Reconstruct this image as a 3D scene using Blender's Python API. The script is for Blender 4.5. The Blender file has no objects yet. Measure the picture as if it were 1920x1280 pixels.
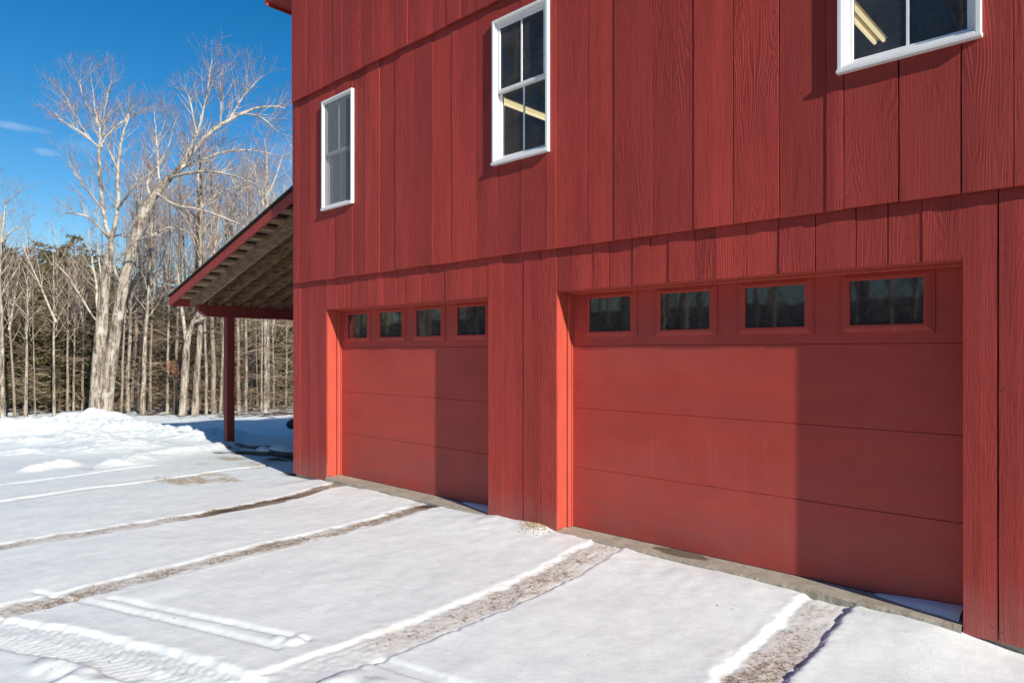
import bpy, math, random
import numpy as np
from mathutils import Vector, Matrix

scene = bpy.context.scene
COL = scene.collection
R = math.radians

# ---------------------------------------------------------------- camera maths (survey of the photograph)
F, HU = 1280.0, 1355.0                 # focal length in photo px, distance of the wall's vanishing point from the centre
L = math.hypot(F, HU)
CAM = Vector((0.0, -4.9, 1.69))
RIGHT = Vector((HU / L, F / L, 0)); FWD = Vector((-F / L, HU / L, 0)); UP = Vector((0, 0, 1))
HOR = 660.0

def ray(px, py): return RIGHT * (px - 960) + FWD * F + UP * (HOR - py)
def on_y(px, py, y=0.0):
    d = ray(px, py); return CAM + d * ((y - CAM.y) / d.y)
def on_z(px, py, z=0.0):
    d = ray(px, py); return CAM + d * ((z - CAM.z) / d.z)
def at_depth(px, py, D): return CAM + ray(px, py) * (D / F)
def wx(px, y=0.0): return on_y(px, 600, y).x

# ---------------------------------------------------------------- tagging
def tag(o, label=None, cat=None, group=None, kind=None):
    if label: o['label'] = label
    if cat: o['category'] = cat
    if group: o['group'] = group
    if kind: o['kind'] = kind
    return o

def empty(name, loc=(0, 0, 0), parent=None):
    o = bpy.data.objects.new(name, None); COL.objects.link(o); o.location = loc
    o.empty_display_size = .2
    if parent: o.parent = parent
    return o

class MB:
    """collects verts and faces, with one float attribute per vertex"""
    def __init__(s): s.v = []; s.f = []; s.a = []; s.m = []; s.cur = 0.0; s.mi = 0
    def vert(s, p): s.v.append(tuple(p)); s.a.append(s.cur); return len(s.v) - 1
    def face(s, *ids): s.f.append(ids); s.m.append(s.mi)
    def quad(s, a, b, c, d): s.face(s.vert(a), s.vert(b), s.vert(c), s.vert(d))
    def box(s, x0, x1, y0, y1, z0, z1, bev=0.0):
        if bev <= 0:
            i = [s.vert((x, y, z)) for z in (z0, z1) for y in (y0, y1) for x in (x0, x1)]
            for q in ((0, 2, 3, 1), (4, 5, 7, 6), (0, 1, 5, 4), (2, 6, 7, 3), (0, 4, 6, 2), (1, 3, 7, 5)): s.face(*[i[k] for k in q])
            return
        b = min(bev, (x1 - x0) * .45, (y1 - y0) * .45, (z1 - z0) * .45)
        s.hexa([(x0, y0, z0), (x1, y0, z0), (x1, y1, z0), (x0, y1, z0), (x0, y0, z1), (x1, y0, z1), (x1, y1, z1), (x0, y1, z1)], b)
    def hexa(s, c, b=0.0):
        """box from 8 corners (bottom ring, top ring), chamfered by b"""
        c = [Vector(p) for p in c]
        if b <= 0:
            i = [s.vert(p) for p in c]
            for q in ((0, 3, 2, 1), (4, 5, 6, 7), (0, 1, 5, 4), (1, 2, 6, 5), (2, 3, 7, 6), (3, 0, 4, 7)): s.face(*[i[k] for k in q])
            return
        nb = {0: (1, 3, 4), 1: (0, 2, 5), 2: (3, 1, 6), 3: (2, 0, 7), 4: (5, 7, 0), 5: (4, 6, 1), 6: (7, 5, 2), 7: (6, 4, 3)}
        # each corner gives 3 verts, one for each face (pulled along the two other edges of that face)
        vid = {}
        for k in range(8):
            n = [(c[j] - c[k]).normalized() * b for j in nb[k]]
            e = dict(zip(nb[k], n))
            for j1, j2 in ((0, 1), (1, 2), (0, 2)):
                key = (k, frozenset((nb[k][j1], nb[k][j2])))
                vid[key] = s.vert(c[k] + n[j1] + n[j2])
        faces = ((0, 3, 2, 1), (4, 5, 6, 7), (0, 1, 5, 4), (1, 2, 6, 5), (2, 3, 7, 6), (3, 0, 4, 7))
        def V(k, f):
            i = f.index(k); return vid[(k, frozenset((f[i - 1], f[(i + 1) % 4])))]
        for f in faces: s.face(*[V(k, f) for k in f])
        seen = set()
        for f in faces:
            for i in range(4):
                a, d = f[i], f[(i + 1) % 4]
                key = frozenset((a, d))
                if key in seen: continue
                seen.add(key)
                for g in faces:
                    if g is not f and a in g and d in g:
                        s.face(V(d, f), V(a, f), V(a, g), V(d, g))
        for k in range(8):
            fs = [f for f in faces if k in f]
            s.face(*[V(k, f) for f in fs])
    def tube(s, pts, rad, sides=6, cap=False, oval=1.0):
        pts = [Vector(p) for p in pts]; rings = []
        n = len(pts)
        for i in range(n):
            t = (pts[min(i + 1, n - 1)] - pts[max(i - 1, 0)])
            if t.length < 1e-9: t = Vector((0, 0, 1))
            t.normalize()
            ref = Vector((1, 0, 0)) if abs(t.x) < .8 else Vector((0, 1, 0))
            u = t.cross(ref).normalized(); w = t.cross(u)
            r = rad[i]
            rings.append([s.vert(pts[i] + (u * math.cos(2 * math.pi * k / sides) + w * math.sin(2 * math.pi * k / sides) * oval) * r) for k in range(sides)])
        for a, b in zip(rings, rings[1:]):
            for k in range(sides):
                s.face(a[k], a[(k + 1) % sides], b[(k + 1) % sides], b[k])
        if cap: s.face(*reversed(rings[0])); s.face(*rings[-1])
    def build(s, name, mats, parent=None, smooth=False, attr=None, fix=True):
        me = bpy.data.meshes.new(name)
        me.from_pydata(s.v, [], s.f)
        if not isinstance(mats, (list, tuple)): mats = [mats]
        for m in mats: me.materials.append(m)
        if len(mats) > 1: me.polygons.foreach_set('material_index', s.m)
        if attr:
            at = me.attributes.new(attr, 'FLOAT', 'POINT'); at.data.foreach_set('value', s.a)
        if fix:
            import bmesh
            bm = bmesh.new(); bm.from_mesh(me); bmesh.ops.recalc_face_normals(bm, faces=bm.faces); bm.to_mesh(me); bm.free()
        if smooth: me.polygons.foreach_set('use_smooth', [True] * len(me.polygons))
        me.update()
        o = bpy.data.objects.new(name, me); COL.objects.link(o)
        if parent: o.parent = parent
        return o

# ---------------------------------------------------------------- numpy noise
def _hash(i, j, seed):
    n = (i * 374761393 + j * 668265263 + seed * 974634777) & 0xFFFFFFFF
    n = ((n ^ (n >> 13)) * 1274126177) & 0xFFFFFFFF
    return ((n ^ (n >> 16)) & 0xFFFF) / 65535.0
def vnoise(x, y, seed=0):
    x = np.asarray(x, dtype=np.float64); y = np.asarray(y, dtype=np.float64)
    xi = np.floor(x).astype(np.int64); yi = np.floor(y).astype(np.int64)
    fx = x - xi; fy = y - yi
    fx = fx * fx * fx * (fx * (fx * 6 - 15) + 10); fy = fy * fy * fy * (fy * (fy * 6 - 15) + 10)
    a = _hash(xi, yi, seed); b = _hash(xi + 1, yi, seed); c = _hash(xi, yi + 1, seed); d = _hash(xi + 1, yi + 1, seed)
    return (a * (1 - fx) + b * fx) * (1 - fy) + (c * (1 - fx) + d * fx) * fy
def fbm(x, y, seed=0, oct=4):
    t = 0; a = .5; f = 1.0
    for k in range(oct):
        t = t + a * (vnoise(x * f, y * f, seed + 17 * k) - .5); a *= .5; f *= 2.03
    return t
def sstep(a, b, x):
    t = np.clip((x - a) / (b - a), 0, 1); return t * t * (3 - 2 * t)

# ---------------------------------------------------------------- node helpers
class NT:
    def __init__(s, m): s.t = m.node_tree; s.n = s.t.nodes; s.l = s.t.links
    def new(s, typ, **kw):
        n = s.n.new(typ)
        for k, v in kw.items(): setattr(n, k, v)
        return n
    def put(s, sock, v):
        if hasattr(v, 'links') or isinstance(v, bpy.types.NodeSocket): s.l.new(v, sock)
        else: sock.default_value = v
    def math(s, op, a, b=0.0, c=None, clamp=False):
        n = s.new('ShaderNodeMath', operation=op, use_clamp=clamp); s.put(n.inputs[0], a); s.put(n.inputs[1], b)
        if c is not None: s.put(n.inputs[2], c)
        return n.outputs[0]
    def noise(s, vec, scale=1, detail=4, rough=.55, dist=0.0, w=None):
        n = s.new('ShaderNodeTexNoise')
        if w is not None: n.noise_dimensions = '4D'; s.put(n.inputs['W'], w)
        s.put(n.inputs['Vector'], vec); s.put(n.inputs['Scale'], scale); s.put(n.inputs['Detail'], detail)
        s.put(n.inputs['Roughness'], rough); s.put(n.inputs['Distortion'], dist)
        return n.outputs['Fac']
    def mapping(s, vec, scale=(1, 1, 1), loc=(0, 0, 0), rot=(0, 0, 0)):
        n = s.new('ShaderNodeMapping'); s.put(n.inputs['Vector'], vec)
        n.inputs['Scale'].default_value = scale; n.inputs['Location'].default_value = loc; n.inputs['Rotation'].default_value = rot
        return n.outputs[0]
    def ramp(s, fac, lo, hi, a=0.0, b=1.0):
        n = s.new('ShaderNodeMapRange', clamp=True); n.interpolation_type = 'SMOOTHSTEP'
        s.put(n.inputs['Value'], fac); s.put(n.inputs['From Min'], lo); s.put(n.inputs['From Max'], hi)
        s.put(n.inputs['To Min'], a); s.put(n.inputs['To Max'], b); return n.outputs[0]
    def mix(s, fac, a, b, mode='MIX'):
        n = s.new('ShaderNodeMix', data_type='RGBA', blend_type=mode); s.put(n.inputs[0], fac)
        for k, v in ((6, a), (7, b)):
            if isinstance(v, tuple) and len(v) == 3: v = v + (1,)
            s.put(n.inputs[k], v)
        return n.outputs[2]
    def attr(s, name): n = s.new('ShaderNodeAttribute', attribute_name=name); return n.outputs['Fac']
    def bump(s, h, strength=.5, dist=.01, normal=None):
        n = s.new('ShaderNodeBump'); s.put(n.inputs['Height'], h); s.put(n.inputs['Strength'], strength); s.put(n.inputs['Distance'], dist)
        if normal is not None: s.put(n.inputs['Normal'], normal)
        return n.outputs[0]

def mat(name):
    m = bpy.data.materials.new(name); m.use_nodes = True
    n = NT(m); b = n.n['Principled BSDF']; n.b = b
    n.co = n.new('ShaderNodeTexCoord').outputs['Object']
    n.pos = n.new('ShaderNodeNewGeometry').outputs['Position']
    return m, n, b

def simple(name, col, rough=.6, var=.15, scale=8, bump=0.0, spec=.4, metal=0.0, stretch=(1, 1, 1)):
    m, n, b = mat(name)
    v = n.mapping(n.co, stretch)
    f = n.noise(v, scale, 5)
    c = n.mix(n.ramp(f, .3, .7), tuple(x * (1 - var) for x in col), tuple(min(1, x * (1 + var)) for x in col))
    n.put(b.inputs['Base Color'], c); b.inputs['Roughness'].default_value = rough; b.inputs['Specular IOR Level'].default_value = spec
    b.inputs['Metallic'].default_value = metal
    if bump: n.put(b.inputs['Normal'], n.bump(n.noise(v, scale * 6, 4), bump, .004))
    return m

# ---- painted boards
def board_material(name, col, dark):
    m, n, b = mat(name)
    rnd = n.attr('rnd')
    sep = n.new('ShaderNodeSeparateXYZ'); n.put(sep.inputs[0], n.co)
    off = n.math('MULTIPLY', rnd, 37.0)
    # cathedral grain: contour lines of a slow noise stretched along the board
    cmb = n.new('ShaderNodeCombineXYZ')
    n.put(cmb.inputs[0], n.math('MULTIPLY', sep.outputs[0], 5.5)); n.put(cmb.inputs[1], n.math('MULTIPLY', sep.outputs[1], 5.5)); n.put(cmb.inputs[2], n.math('MULTIPLY', sep.outputs[2], .6))
    slow = n.noise(cmb.outputs[0], 1.0, 2, .45, 0.25, off)
    bands = n.math('SINE', n.math('MULTIPLY', slow, 150.0))
    fine_v = n.mapping(n.co, (150, 150, 2.6))
    fine = n.noise(fine_v, 1.0, 3, .6, 0, off)
    saw_v = n.mapping(n.co, (6, 6, 150), (0, 0, 0))
    saw = n.noise(saw_v, 1.0, 2, .5, 0.6, off)
    patch = n.noise(n.mapping(n.co, (2.6, 2.6, 1.2)), 1.0, 3, .6, 0, off)
    grain_amt = n.math('MULTIPLY', n.ramp(patch, .40, .66, .10, 1.0), n.ramp(n.math('FRACT', n.math('MULTIPLY', rnd, 11.7)), .1, .9, .25, 1.0))
    rough_pick = n.ramp(n.math('FRACT', n.math('MULTIPLY', rnd, 7.31)), .62, .68)
    h = n.math('MULTIPLY', n.math('MULTIPLY', bands, .30), grain_amt)
    h = n.math('MULTIPLY_ADD', fine, .8, h)
    h = n.math('MULTIPLY_ADD', n.math('MULTIPLY', saw, rough_pick), .9, h)
    h = n.math('MULTIPLY_ADD', n.noise(n.mapping(n.co, (210, 210, 110)), 1.0, 3, .7), .8, h)      # rough sawn tooth
    # knots
    vor = n.new('ShaderNodeTexVoronoi', feature='F1'); n.put(vor.inputs['Vector'], n.mapping(n.co, (3.3, 3.3, 1.9))); vor.inputs['Scale'].default_value = 1.0
    kn = n.ramp(vor.outputs['Distance'], .012, .05, 1, 0)
    kn = n.math('MULTIPLY', kn, n.ramp(n.noise(n.co, 1.7, 1), .5, .54))
    h = n.math('MULTIPLY_ADD', kn, -1.4, h)
    # colour
    tone = n.noise(n.mapping(n.co, (5, 5, .7)), 1.0, 5, .62, .2, off)
    c = n.mix(n.ramp(tone, .34, .68), tuple(x * .86 for x in col), tuple(x * 1.10 for x in col))
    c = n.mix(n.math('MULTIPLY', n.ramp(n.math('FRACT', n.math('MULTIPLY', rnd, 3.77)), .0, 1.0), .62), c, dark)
    # thin worn paint: darker wood grain showing
    worn = n.math('MULTIPLY', n.ramp(n.noise(n.mapping(n.co, (10, 10, 1.1)), 1.0, 6, .68, .4, n.math('ADD', off, 5.0)), .51, .70), n.ramp(fine, .38, .62))
    c = n.mix(n.math('MULTIPLY', worn, .52), c, tuple(x * .42 for x in dark))
    c = n.mix(n.math('MULTIPLY', kn, .8), c, tuple(x * .28 for x in dark))
    gl = n.math('MULTIPLY', n.ramp(bands, -.9, -.3, 1, 0), grain_amt)
    c = n.mix(n.math('MULTIPLY', gl, .26), c, tuple(x * .5 for x in dark))
    c = n.mix(n.math('MULTIPLY', n.ramp(fine, .44, .33), .34), c, tuple(x * .5 for x in dark))
    # chipped paint
    chip = n.math('MULTIPLY', n.ramp(n.noise(n.mapping(n.co, (60, 60, 16)), 1.0, 3, .6), .66, .70), n.ramp(n.noise(n.mapping(n.co, (4.5, 4.5, .9)), 1.0, 1, .5, 0, off), .74, .80))
    c = n.mix(chip, c, (.50, .30, .24))
    # nail heads are punched near board ends (dots)
    spz = n.new('ShaderNodeSeparateXYZ'); n.put(spz.inputs[0], n.pos)
    splash = n.math('MULTIPLY', n.ramp(n.math('ADD', spz.outputs[2], n.math('MULTIPLY', n.noise(n.mapping(n.co, (9, 9, 5)), 1.0, 5, .7), -.5)), -.28, .16, 1, 0), .42)
    c = n.mix(splash, c, (.30, .15, .125))
    n.put(b.inputs['Base Color'], c)
    n.put(b.inputs['Roughness'], n.ramp(patch, .3, .7, .62, .78)); b.inputs['Specular IOR Level'].default_value = .28
    n.put(b.inputs['Normal'], n.bump(h, .9, .0040))
    return m

RED = (.450, .055, .042); REDD = (.265, .034, .028)
M = {}
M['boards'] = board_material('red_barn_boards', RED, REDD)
M['nail'] = simple('rusty_nail_head', (.11, .02, .016), .8, .4)
M['trim_red'] = simple('red_painted_trim', (.45, .074, .046), .5, .07, 5, .10, .4, stretch=(3, 3, .6))
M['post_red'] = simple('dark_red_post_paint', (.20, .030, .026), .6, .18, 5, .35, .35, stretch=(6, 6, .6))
M['fascia_red'] = simple('red_fascia_paint', (.34, .050, .040), .6, .15, 5, .25, .35, stretch=(1, 1, 4))

# garage door: satin steel with dust towards the floor and faint streaks
m, n, b = mat('garage_door_paint')
sep = n.new('ShaderNodeSeparateXYZ'); n.put(sep.inputs[0], n.pos)
cloud = n.noise(n.mapping(n.co, (1.1, 1.1, 1.6)), 1.0, 5, .6, .5)
c = n.mix(n.ramp(cloud, .3, .7), (.415, .057, .043), (.475, .071, .054))
dust = n.math('MULTIPLY', n.ramp(sep.outputs[2], .02, 1.0, 1, 0), n.ramp(n.noise(n.mapping(n.co, (3, 3, 7)), 1.0, 6, .7), .25, .7))
c = n.mix(n.math('MULTIPLY', dust, .62), c, (.30, .095, .082))
smear = n.ramp(n.noise(n.mapping(n.co, (.8, .8, 5.5)), 1.0, 6, .65, .6), .42, .72)
c = n.mix(n.math('MULTIPLY', smear, .30), c, (.33, .075, .062))
drip = n.math('MULTIPLY', n.ramp(n.noise(n.mapping(n.co, (26, 26, .7)), 1.0, 3, .6), .56, .74), n.ramp(n.noise(n.co, 1.3, 2), .45, .6))
c = n.mix(n.math('MULTIPLY', drip, .22), c, (.52, .17, .14))
salt = n.math('MULTIPLY', n.ramp(n.noise(n.co, 38, 4, .7), .66, .76), n.ramp(n.noise(n.co, 1.9, 2), .56, .66))
c = n.mix(n.math('MULTIPLY', salt, .35), c, (.55, .34, .30))
scuff = n.ramp(n.noise(n.mapping(n.co, (14, 14, 3)), 1.0, 5, .7), .66, .8)
c = n.mix(n.math('MULTIPLY', scuff, .22), c, (.50, .20, .17))
n.put(b.inputs['Base Color'], c); n.put(b.inputs['Roughness'], n.ramp(cloud, .3, .7, .46, .58)); b.inputs['Specular IOR Level'].default_value = .22
tex = n.noise(n.mapping(n.co, (90, 90, 12)), 1.0, 3, .6)
n.put(b.inputs['Normal'], n.bump(n.math('MULTIPLY_ADD', n.noise(n.mapping(n.co, (1.3, 1.3, 3.2)), 1.0, 2), 3.2, n.math('MULTIPLY', tex, .16)), .45, .008))
M['door'] = m

M['white'] = simple('white_vinyl', (.84, .84, .83), .38, .03, 6, .04, .45)
M['black'] = simple('black_rubber', (.012, .012, .012), .7, .2)
M['dark'] = simple('tar_paper_backing', (.010, .008, .008), .9, .2)
M['room'] = simple('bare_stud_room', (.15, .12, .10), .85, .35, 3)
M['ceil'] = simple('dark_ceiling_boards', (.10, .085, .075), .85, .35, 3)
M['tin'] = simple('enamel_fixture', (.62, .55, .38), .4, .05)
M['wood'] = simple('weathered_rough_lumber', (.21, .12, .065), .85, .55, 3.0, .8, .2, stretch=(1.2, 9, 9))
M['wood_lit'] = simple('lit_rough_lumber', (.27, .19, .125), .85, .40, 3.0, .8, .2, stretch=(1.2, 9, 9))  # lighter copy; the light on the front rafter is put into colour
M['deck'] = simple('roof_deck_boards', (.30, .21, .135), .85, .5, 3.0, .6, .2, stretch=(9, 1.2, 9))
M['deck_shade'] = simple('shaded_roof_deck', (.012, .010, .009), .9, .4, 3.0, .5, .2, stretch=(9, 1.2, 9))  # near-black colour stands in for the shade between the rafters
M['shingle'] = simple('dark_shingles', (.045, .042, .04), .9, .4, 12, .8, .2)

m, n, b = mat('concrete')
g = n.noise(n.co, 9, 8, .7)
c = n.mix(n.ramp(g, .3, .7), (.30, .27, .21), (.46, .42, .34))
c = n.mix(n.ramp(n.noise(n.co, 90, 3, .6), .55, .7, 0, .6), c, (.16, .145, .115))
dm = n.new('ShaderNodeVectorMath', operation='LENGTH')
n.put(dm.inputs[0], n.mapping(n.co, (2.5, 7.5, 0), tuple((-2.5 * wx(1272, .12), -7.5 * .14, 0))))
wet = n.ramp(n.math('ADD', dm.outputs['Value'], n.math('MULTIPLY', n.noise(n.co, 14, 3), .35)), .78, .86, 1, 0)
c = n.mix(n.math('MULTIPLY', wet, .75), c, (.10, .075, .05))
n.put(b.inputs['Base Color'], c); n.put(b.inputs['Roughness'], n.ramp(wet, 0, 1, .85, .45)); b.inputs['Specular IOR Level'].default_value = .3
n.put(b.inputs['Normal'], n.bump(n.noise(n.co, 60, 6, .7), .6, .006))
M['concrete'] = m

def glass(name, tint, screen=0.0, f0=1.0):
    m = bpy.data.materials.new(name); m.use_nodes = True
    n = NT(m); n.n.remove(n.n['Principled BSDF']); out = n.n['Material Output']
    co = n.new('ShaderNodeTexCoord').outputs['Object']
    nb = n.bump(n.noise(co, 2.2, 2), .12, .01)
    tr = n.new('ShaderNodeBsdfTransparent'); tr.inputs[0].default_value = tint + (1,)
    gl = n.new('ShaderNodeBsdfGlossy'); gl.inputs['Roughness'].default_value = .008; gl.inputs['Color'].default_value = (1, 1, 1, 1); n.put(gl.inputs['Normal'], nb)
    fr = n.new('ShaderNodeFresnel'); fr.inputs['IOR'].default_value = 1.5
    mx = n.new('ShaderNodeMixShader'); n.put(mx.inputs[0], n.math('MULTIPLY', fr.outputs[0], f0, clamp=True)); n.put(mx.inputs[1], tr.outputs[0]); n.put(mx.inputs[2], gl.outputs[0])
    df = n.new('ShaderNodeBsdfDiffuse'); df.inputs[0].default_value = (.55, .56, .58, 1)
    mz = n.new('ShaderNodeMixShader'); n.put(mz.inputs[0], n.ramp(n.noise(co, 3.5, 6, .7), .25, .8, .035, .10)); n.put(mz.inputs[1], mx.outputs[0]); n.put(mz.inputs[2], df.outputs[0])
    n.put(out.inputs[0], mz.outputs[0]); return m
M['glass'] = glass('window_glass', (.90, .93, .93), f0=1.25)
M['garage_glass'] = None
m, n, b = mat('garage_dark_glass')
n.put(b.inputs['Base Color'], n.mix(n.ramp(n.noise(n.co, 9, 6, .75), .3, .75), (.014, .015, .017), (.045, .047, .050))); b.inputs['Roughness'].default_value = .03; b.inputs['IOR'].default_value = 1.52
n.put(b.inputs['Normal'], n.bump(n.noise(n.co, 2.5, 2), .10, .01)); b.inputs['Specular IOR Level'].default_value = .8
M['garage_glass'] = m
m = bpy.data.materials.new('insect_screen'); m.use_nodes = True; n = NT(m); n.n.remove(n.n['Principled BSDF'])
tr = n.new('ShaderNodeBsdfTransparent'); df = n.new('ShaderNodeBsdfDiffuse'); df.inputs[0].default_value = (.27, .29, .30, 1)
mx = n.new('ShaderNodeMixShader'); mx.inputs[0].default_value = .60; n.put(mx.inputs[1], tr.outputs[0]); n.put(mx.inputs[2], df.outputs[0]); n.put(n.n['Material Output'].inputs[0], mx.outputs[0])
M['screen'] = m
m, n, b = mat('lamp_tube'); b.inputs['Base Color'].default_value = (.8, .7, .45, 1); b.inputs['Emission Color'].default_value = (1, .83, .48, 1); b.inputs['Emission Strength'].default_value = .75
M['tube'] = m

# ---- snow with dirt
def snow_material(name, ground=True):
    m, n, b = mat(name)
    fine = n.noise(n.pos, 42, 6, .68); mid = n.noise(n.pos, 7, 4, .55)
    snow = n.mix(n.ramp(mid, .3, .7), (.735, .788, .782), (.805, .853, .847))
    if ground:
        dirt = n.attr('dirt'); litter_bounce_cut = n.attr('litter_bounce_cut')
        speck = n.noise(n.pos, 55, 5, .75)
        sp2 = n.noise(n.pos, 17, 5, .7)
        spk = n.math('MULTIPLY_ADD', sp2, .45, n.math('MULTIPLY', speck, .65))
        dm = n.ramp(n.math('ADD', dirt, n.math('MULTIPLY', n.math('SUBTRACT', spk, .55), 2.5)), .42, .62)
        dm = n.math('MULTIPLY', dm, n.ramp(dirt, .02, .12))
        stone = n.noise(n.pos, 120, 2, .5)
        dcol = n.mix(n.ramp(stone, .35, .65), (.15, .115, .085), (.42, .34, .26))
        dcol = n.mix(n.ramp(dirt, .75, 1.15), dcol, (.085, .058, .036))
        film = n.math('MULTIPLY', n.ramp(dirt, .0, .6), .62)
        c = n.mix(film, snow, (.56, .47, .36))
        c = n.mix(dm, c, dcol)
        straw = n.attr('straw')
        sm = n.ramp(n.math('ADD', straw, n.math('MULTIPLY', n.math('SUBTRACT', spk, .55), 3.6)), .45, .85)
        sm = n.math('MULTIPLY', sm, n.ramp(straw, .02, .15))
        c = n.mix(sm, c, n.mix(n.ramp(stone, .3, .7), (.33, .24, .13), (.58, .46, .30)))
        lm = n.ramp(n.math('ADD', litter_bounce_cut, n.math('MULTIPLY', n.math('SUBTRACT', n.noise(n.pos, 1.3, 6, .7), .5), 2.4)), .45, .60)
        c = n.mix(lm, c, n.mix(n.noise(n.pos, 9, 4), (.05, .036, .024), (.16, .115, .075)))
        crumb = n.ramp(n.noise(n.pos, 23, 2, .5), .755, .77)
        c = n.mix(n.math('MULTIPLY', crumb, .7), c, (.22, .17, .12))
        rough = n.ramp(dm, 0, 1, .62, .85)
        h = n.math('MULTIPLY_ADD', n.math('MULTIPLY', spk, n.ramp(dirt, .02, .4)), 2.2, n.math('MULTIPLY', fine, .34))
        h = n.math('MULTIPLY_ADD', n.noise(n.mapping(n.pos, (5, 14, 9)), 1.0, 5, .65, .4), 1.3, n.math('MULTIPLY_ADD', mid, .5, h))
        n.put(b.inputs['Roughness'], rough)
    else:
        c = snow; h = n.math('MULTIPLY_ADD', mid, 1.4, n.math('MULTIPLY', fine, .5)); b.inputs['Roughness'].default_value = .62
    n.put(b.inputs['Base Color'], c); b.inputs['Specular IOR Level'].default_value = .25
    n.put(b.inputs['Normal'], n.bump(h, .26, .02))
    return m
M['ground'] = snow_material('snowy_yard')
M['snow'] = snow_material('clean_snow', False)

# ---- bark and foliage
def bark(name, lo, hi, lich, scale=1.0):
    m, n, b = mat(name)
    f = n.noise(n.mapping(n.co, (9 * scale, 9 * scale, 1.6 * scale)), 1.0, 6, .7, .3)
    crack = n.ramp(n.noise(n.mapping(n.co, (14, 14, 2.2)), 1.0, 3, .6, .8), .36, .46, 1, 0)
    c = n.mix(n.ramp(f, .36, .62), lo, hi)
    l = n.ramp(n.noise(n.co, 2.3 * scale, 5, .7), .50, .64)
    c = n.mix(n.math('MULTIPLY', l, .7), c, lich)
    c = n.mix(n.math('MULTIPLY', crack, .55), c, lo)
    n.put(b.inputs['Base Color'], c); b.inputs['Roughness'].default_value = .9; b.inputs['Specular IOR Level'].default_value = .15
    n.put(b.inputs['Normal'], n.bump(f, 1.0, .035)); return m
M['bark'] = bark('pale_maple_bark', (.085, .065, .05), (.45, .395, .32), (.56, .53, .45))
M['bark2'] = bark('grey_bark', (.13, .105, .08), (.36, .30, .235), (.40, .37, .29))
M['barkd'] = bark('brown_bark', (.075, .055, .04), (.20, .15, .11), (.22, .19, .14))
m, n, b = mat('twig_bark'); a = n.attr('rnd')
c = n.mix(n.ramp(a, 0, 1), (.54, .49, .41), (.36, .235, .22)); c = n.mix(n.math('MULTIPLY', n.ramp(n.noise(n.co, 2.6, 5, .7), .47, .62), .75), c, (.17, .125, .10)); n.put(b.inputs['Base Color'], c); b.inputs['Roughness'].default_value = .85; b.inputs['Specular IOR Level'].default_value = .2
M['twig'] = m
m, n, b = mat('brown_twigs'); a = n.attr('rnd')
c = n.mix(a, (.16, .115, .075), (.43, .335, .235)); n.put(b.inputs['Base Color'], c); b.inputs['Roughness'].default_value = .9
M['brush'] = m
def needle(name, c0, c1):
    m, n, b = mat(name); a = n.attr('rnd')
    c = n.mix(a, c0, c1); n.put(b.inputs['Base Color'], c); b.inputs['Roughness'].default_value = .75; b.inputs['Specular IOR Level'].default_value = .2; return m
M['needle'] = needle('pine_needles', (.042, .046, .019), (.285, .25, .105))
M['oakleaf'] = simple('dry_oak_leaf', (.36, .15, .07), .8, .3)
M['rock'] = simple('dark_stone', (.10, .095, .09), .9, .4, 6, .8, .2)
M['tarp'] = simple('black_tarp', (.012, .012, .013), .6, .3)
M['gravel'] = simple('tan_gravel', (.40, .32, .22), .9, .35, 30)
M['strawm'] = simple('dry_straw', (.36, .28, .15), .8, .3)

# ================================================================ GROUND
def gbase(x, y):
    """broad fall of the land away from the yard"""
    x = np.asarray(x, float); y = np.asarray(y, float)
    D = (x - CAM.x) * FWD.x + (y - CAM.y) * FWD.y
    return np.interp(D, [-500, 7, 11, 14.5, 18, 23, 28, 38, 60, 120, 600], [0, 0, -.08, -.17, -.36, -.74, -1.14, -1.42, -2.2, -4, -6]) + 5.6 * sstep(-24, -48, y)

def poly_world(pts, z=-.02): return [tuple(on_z(px, py, z)[:2]) for px, py in pts]
def smooth_poly(P, n=6):
    P = [np.array(p) for p in P]; out = []
    for i in range(len(P) - 1):
        p0, p1, p2, p3 = P[max(i - 1, 0)], P[i], P[i + 1], P[min(i + 2, len(P) - 1)]
        for k in range(n):
            t = k / n
            out.append(.5 * ((2 * p1) + (-p0 + p2) * t + (2 * p0 - 5 * p1 + 4 * p2 - p3) * t * t + (-p0 + 3 * p1 - 3 * p2 + p3) * t ** 3))
    out.append(P[-1]); return out
def line_dist(X, Y, P):
    """signed distance and arc parameter 0..1 to a polyline"""
    best = np.full(X.shape, 1e9); sg = np.zeros(X.shape); tt = np.zeros(X.shape)
    seg = [np.hypot(*(P[i + 1] - P[i])) for i in range(len(P) - 1)]; tot = sum(seg); acc = 0
    for i in range(len(P) - 1):
        a, d = P[i], P[i + 1] - P[i]; l2 = max(d @ d, 1e-9)
        t = np.clip(((X - a[0]) * d[0] + (Y - a[1]) * d[1]) / l2, 0, 1)
        dx = X - (a[0] + d[0] * t); dy = Y - (a[1] + d[1] * t); ds = np.hypot(dx, dy)
        up = ds < best; best = np.where(up, ds, best); sg = np.where(up, np.sign(d[0] * dy - d[1] * dx), sg); tt = np.where(up, (acc + t * seg[i]) / tot, tt); acc += seg[i]
    return best * sg, tt, tot

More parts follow.
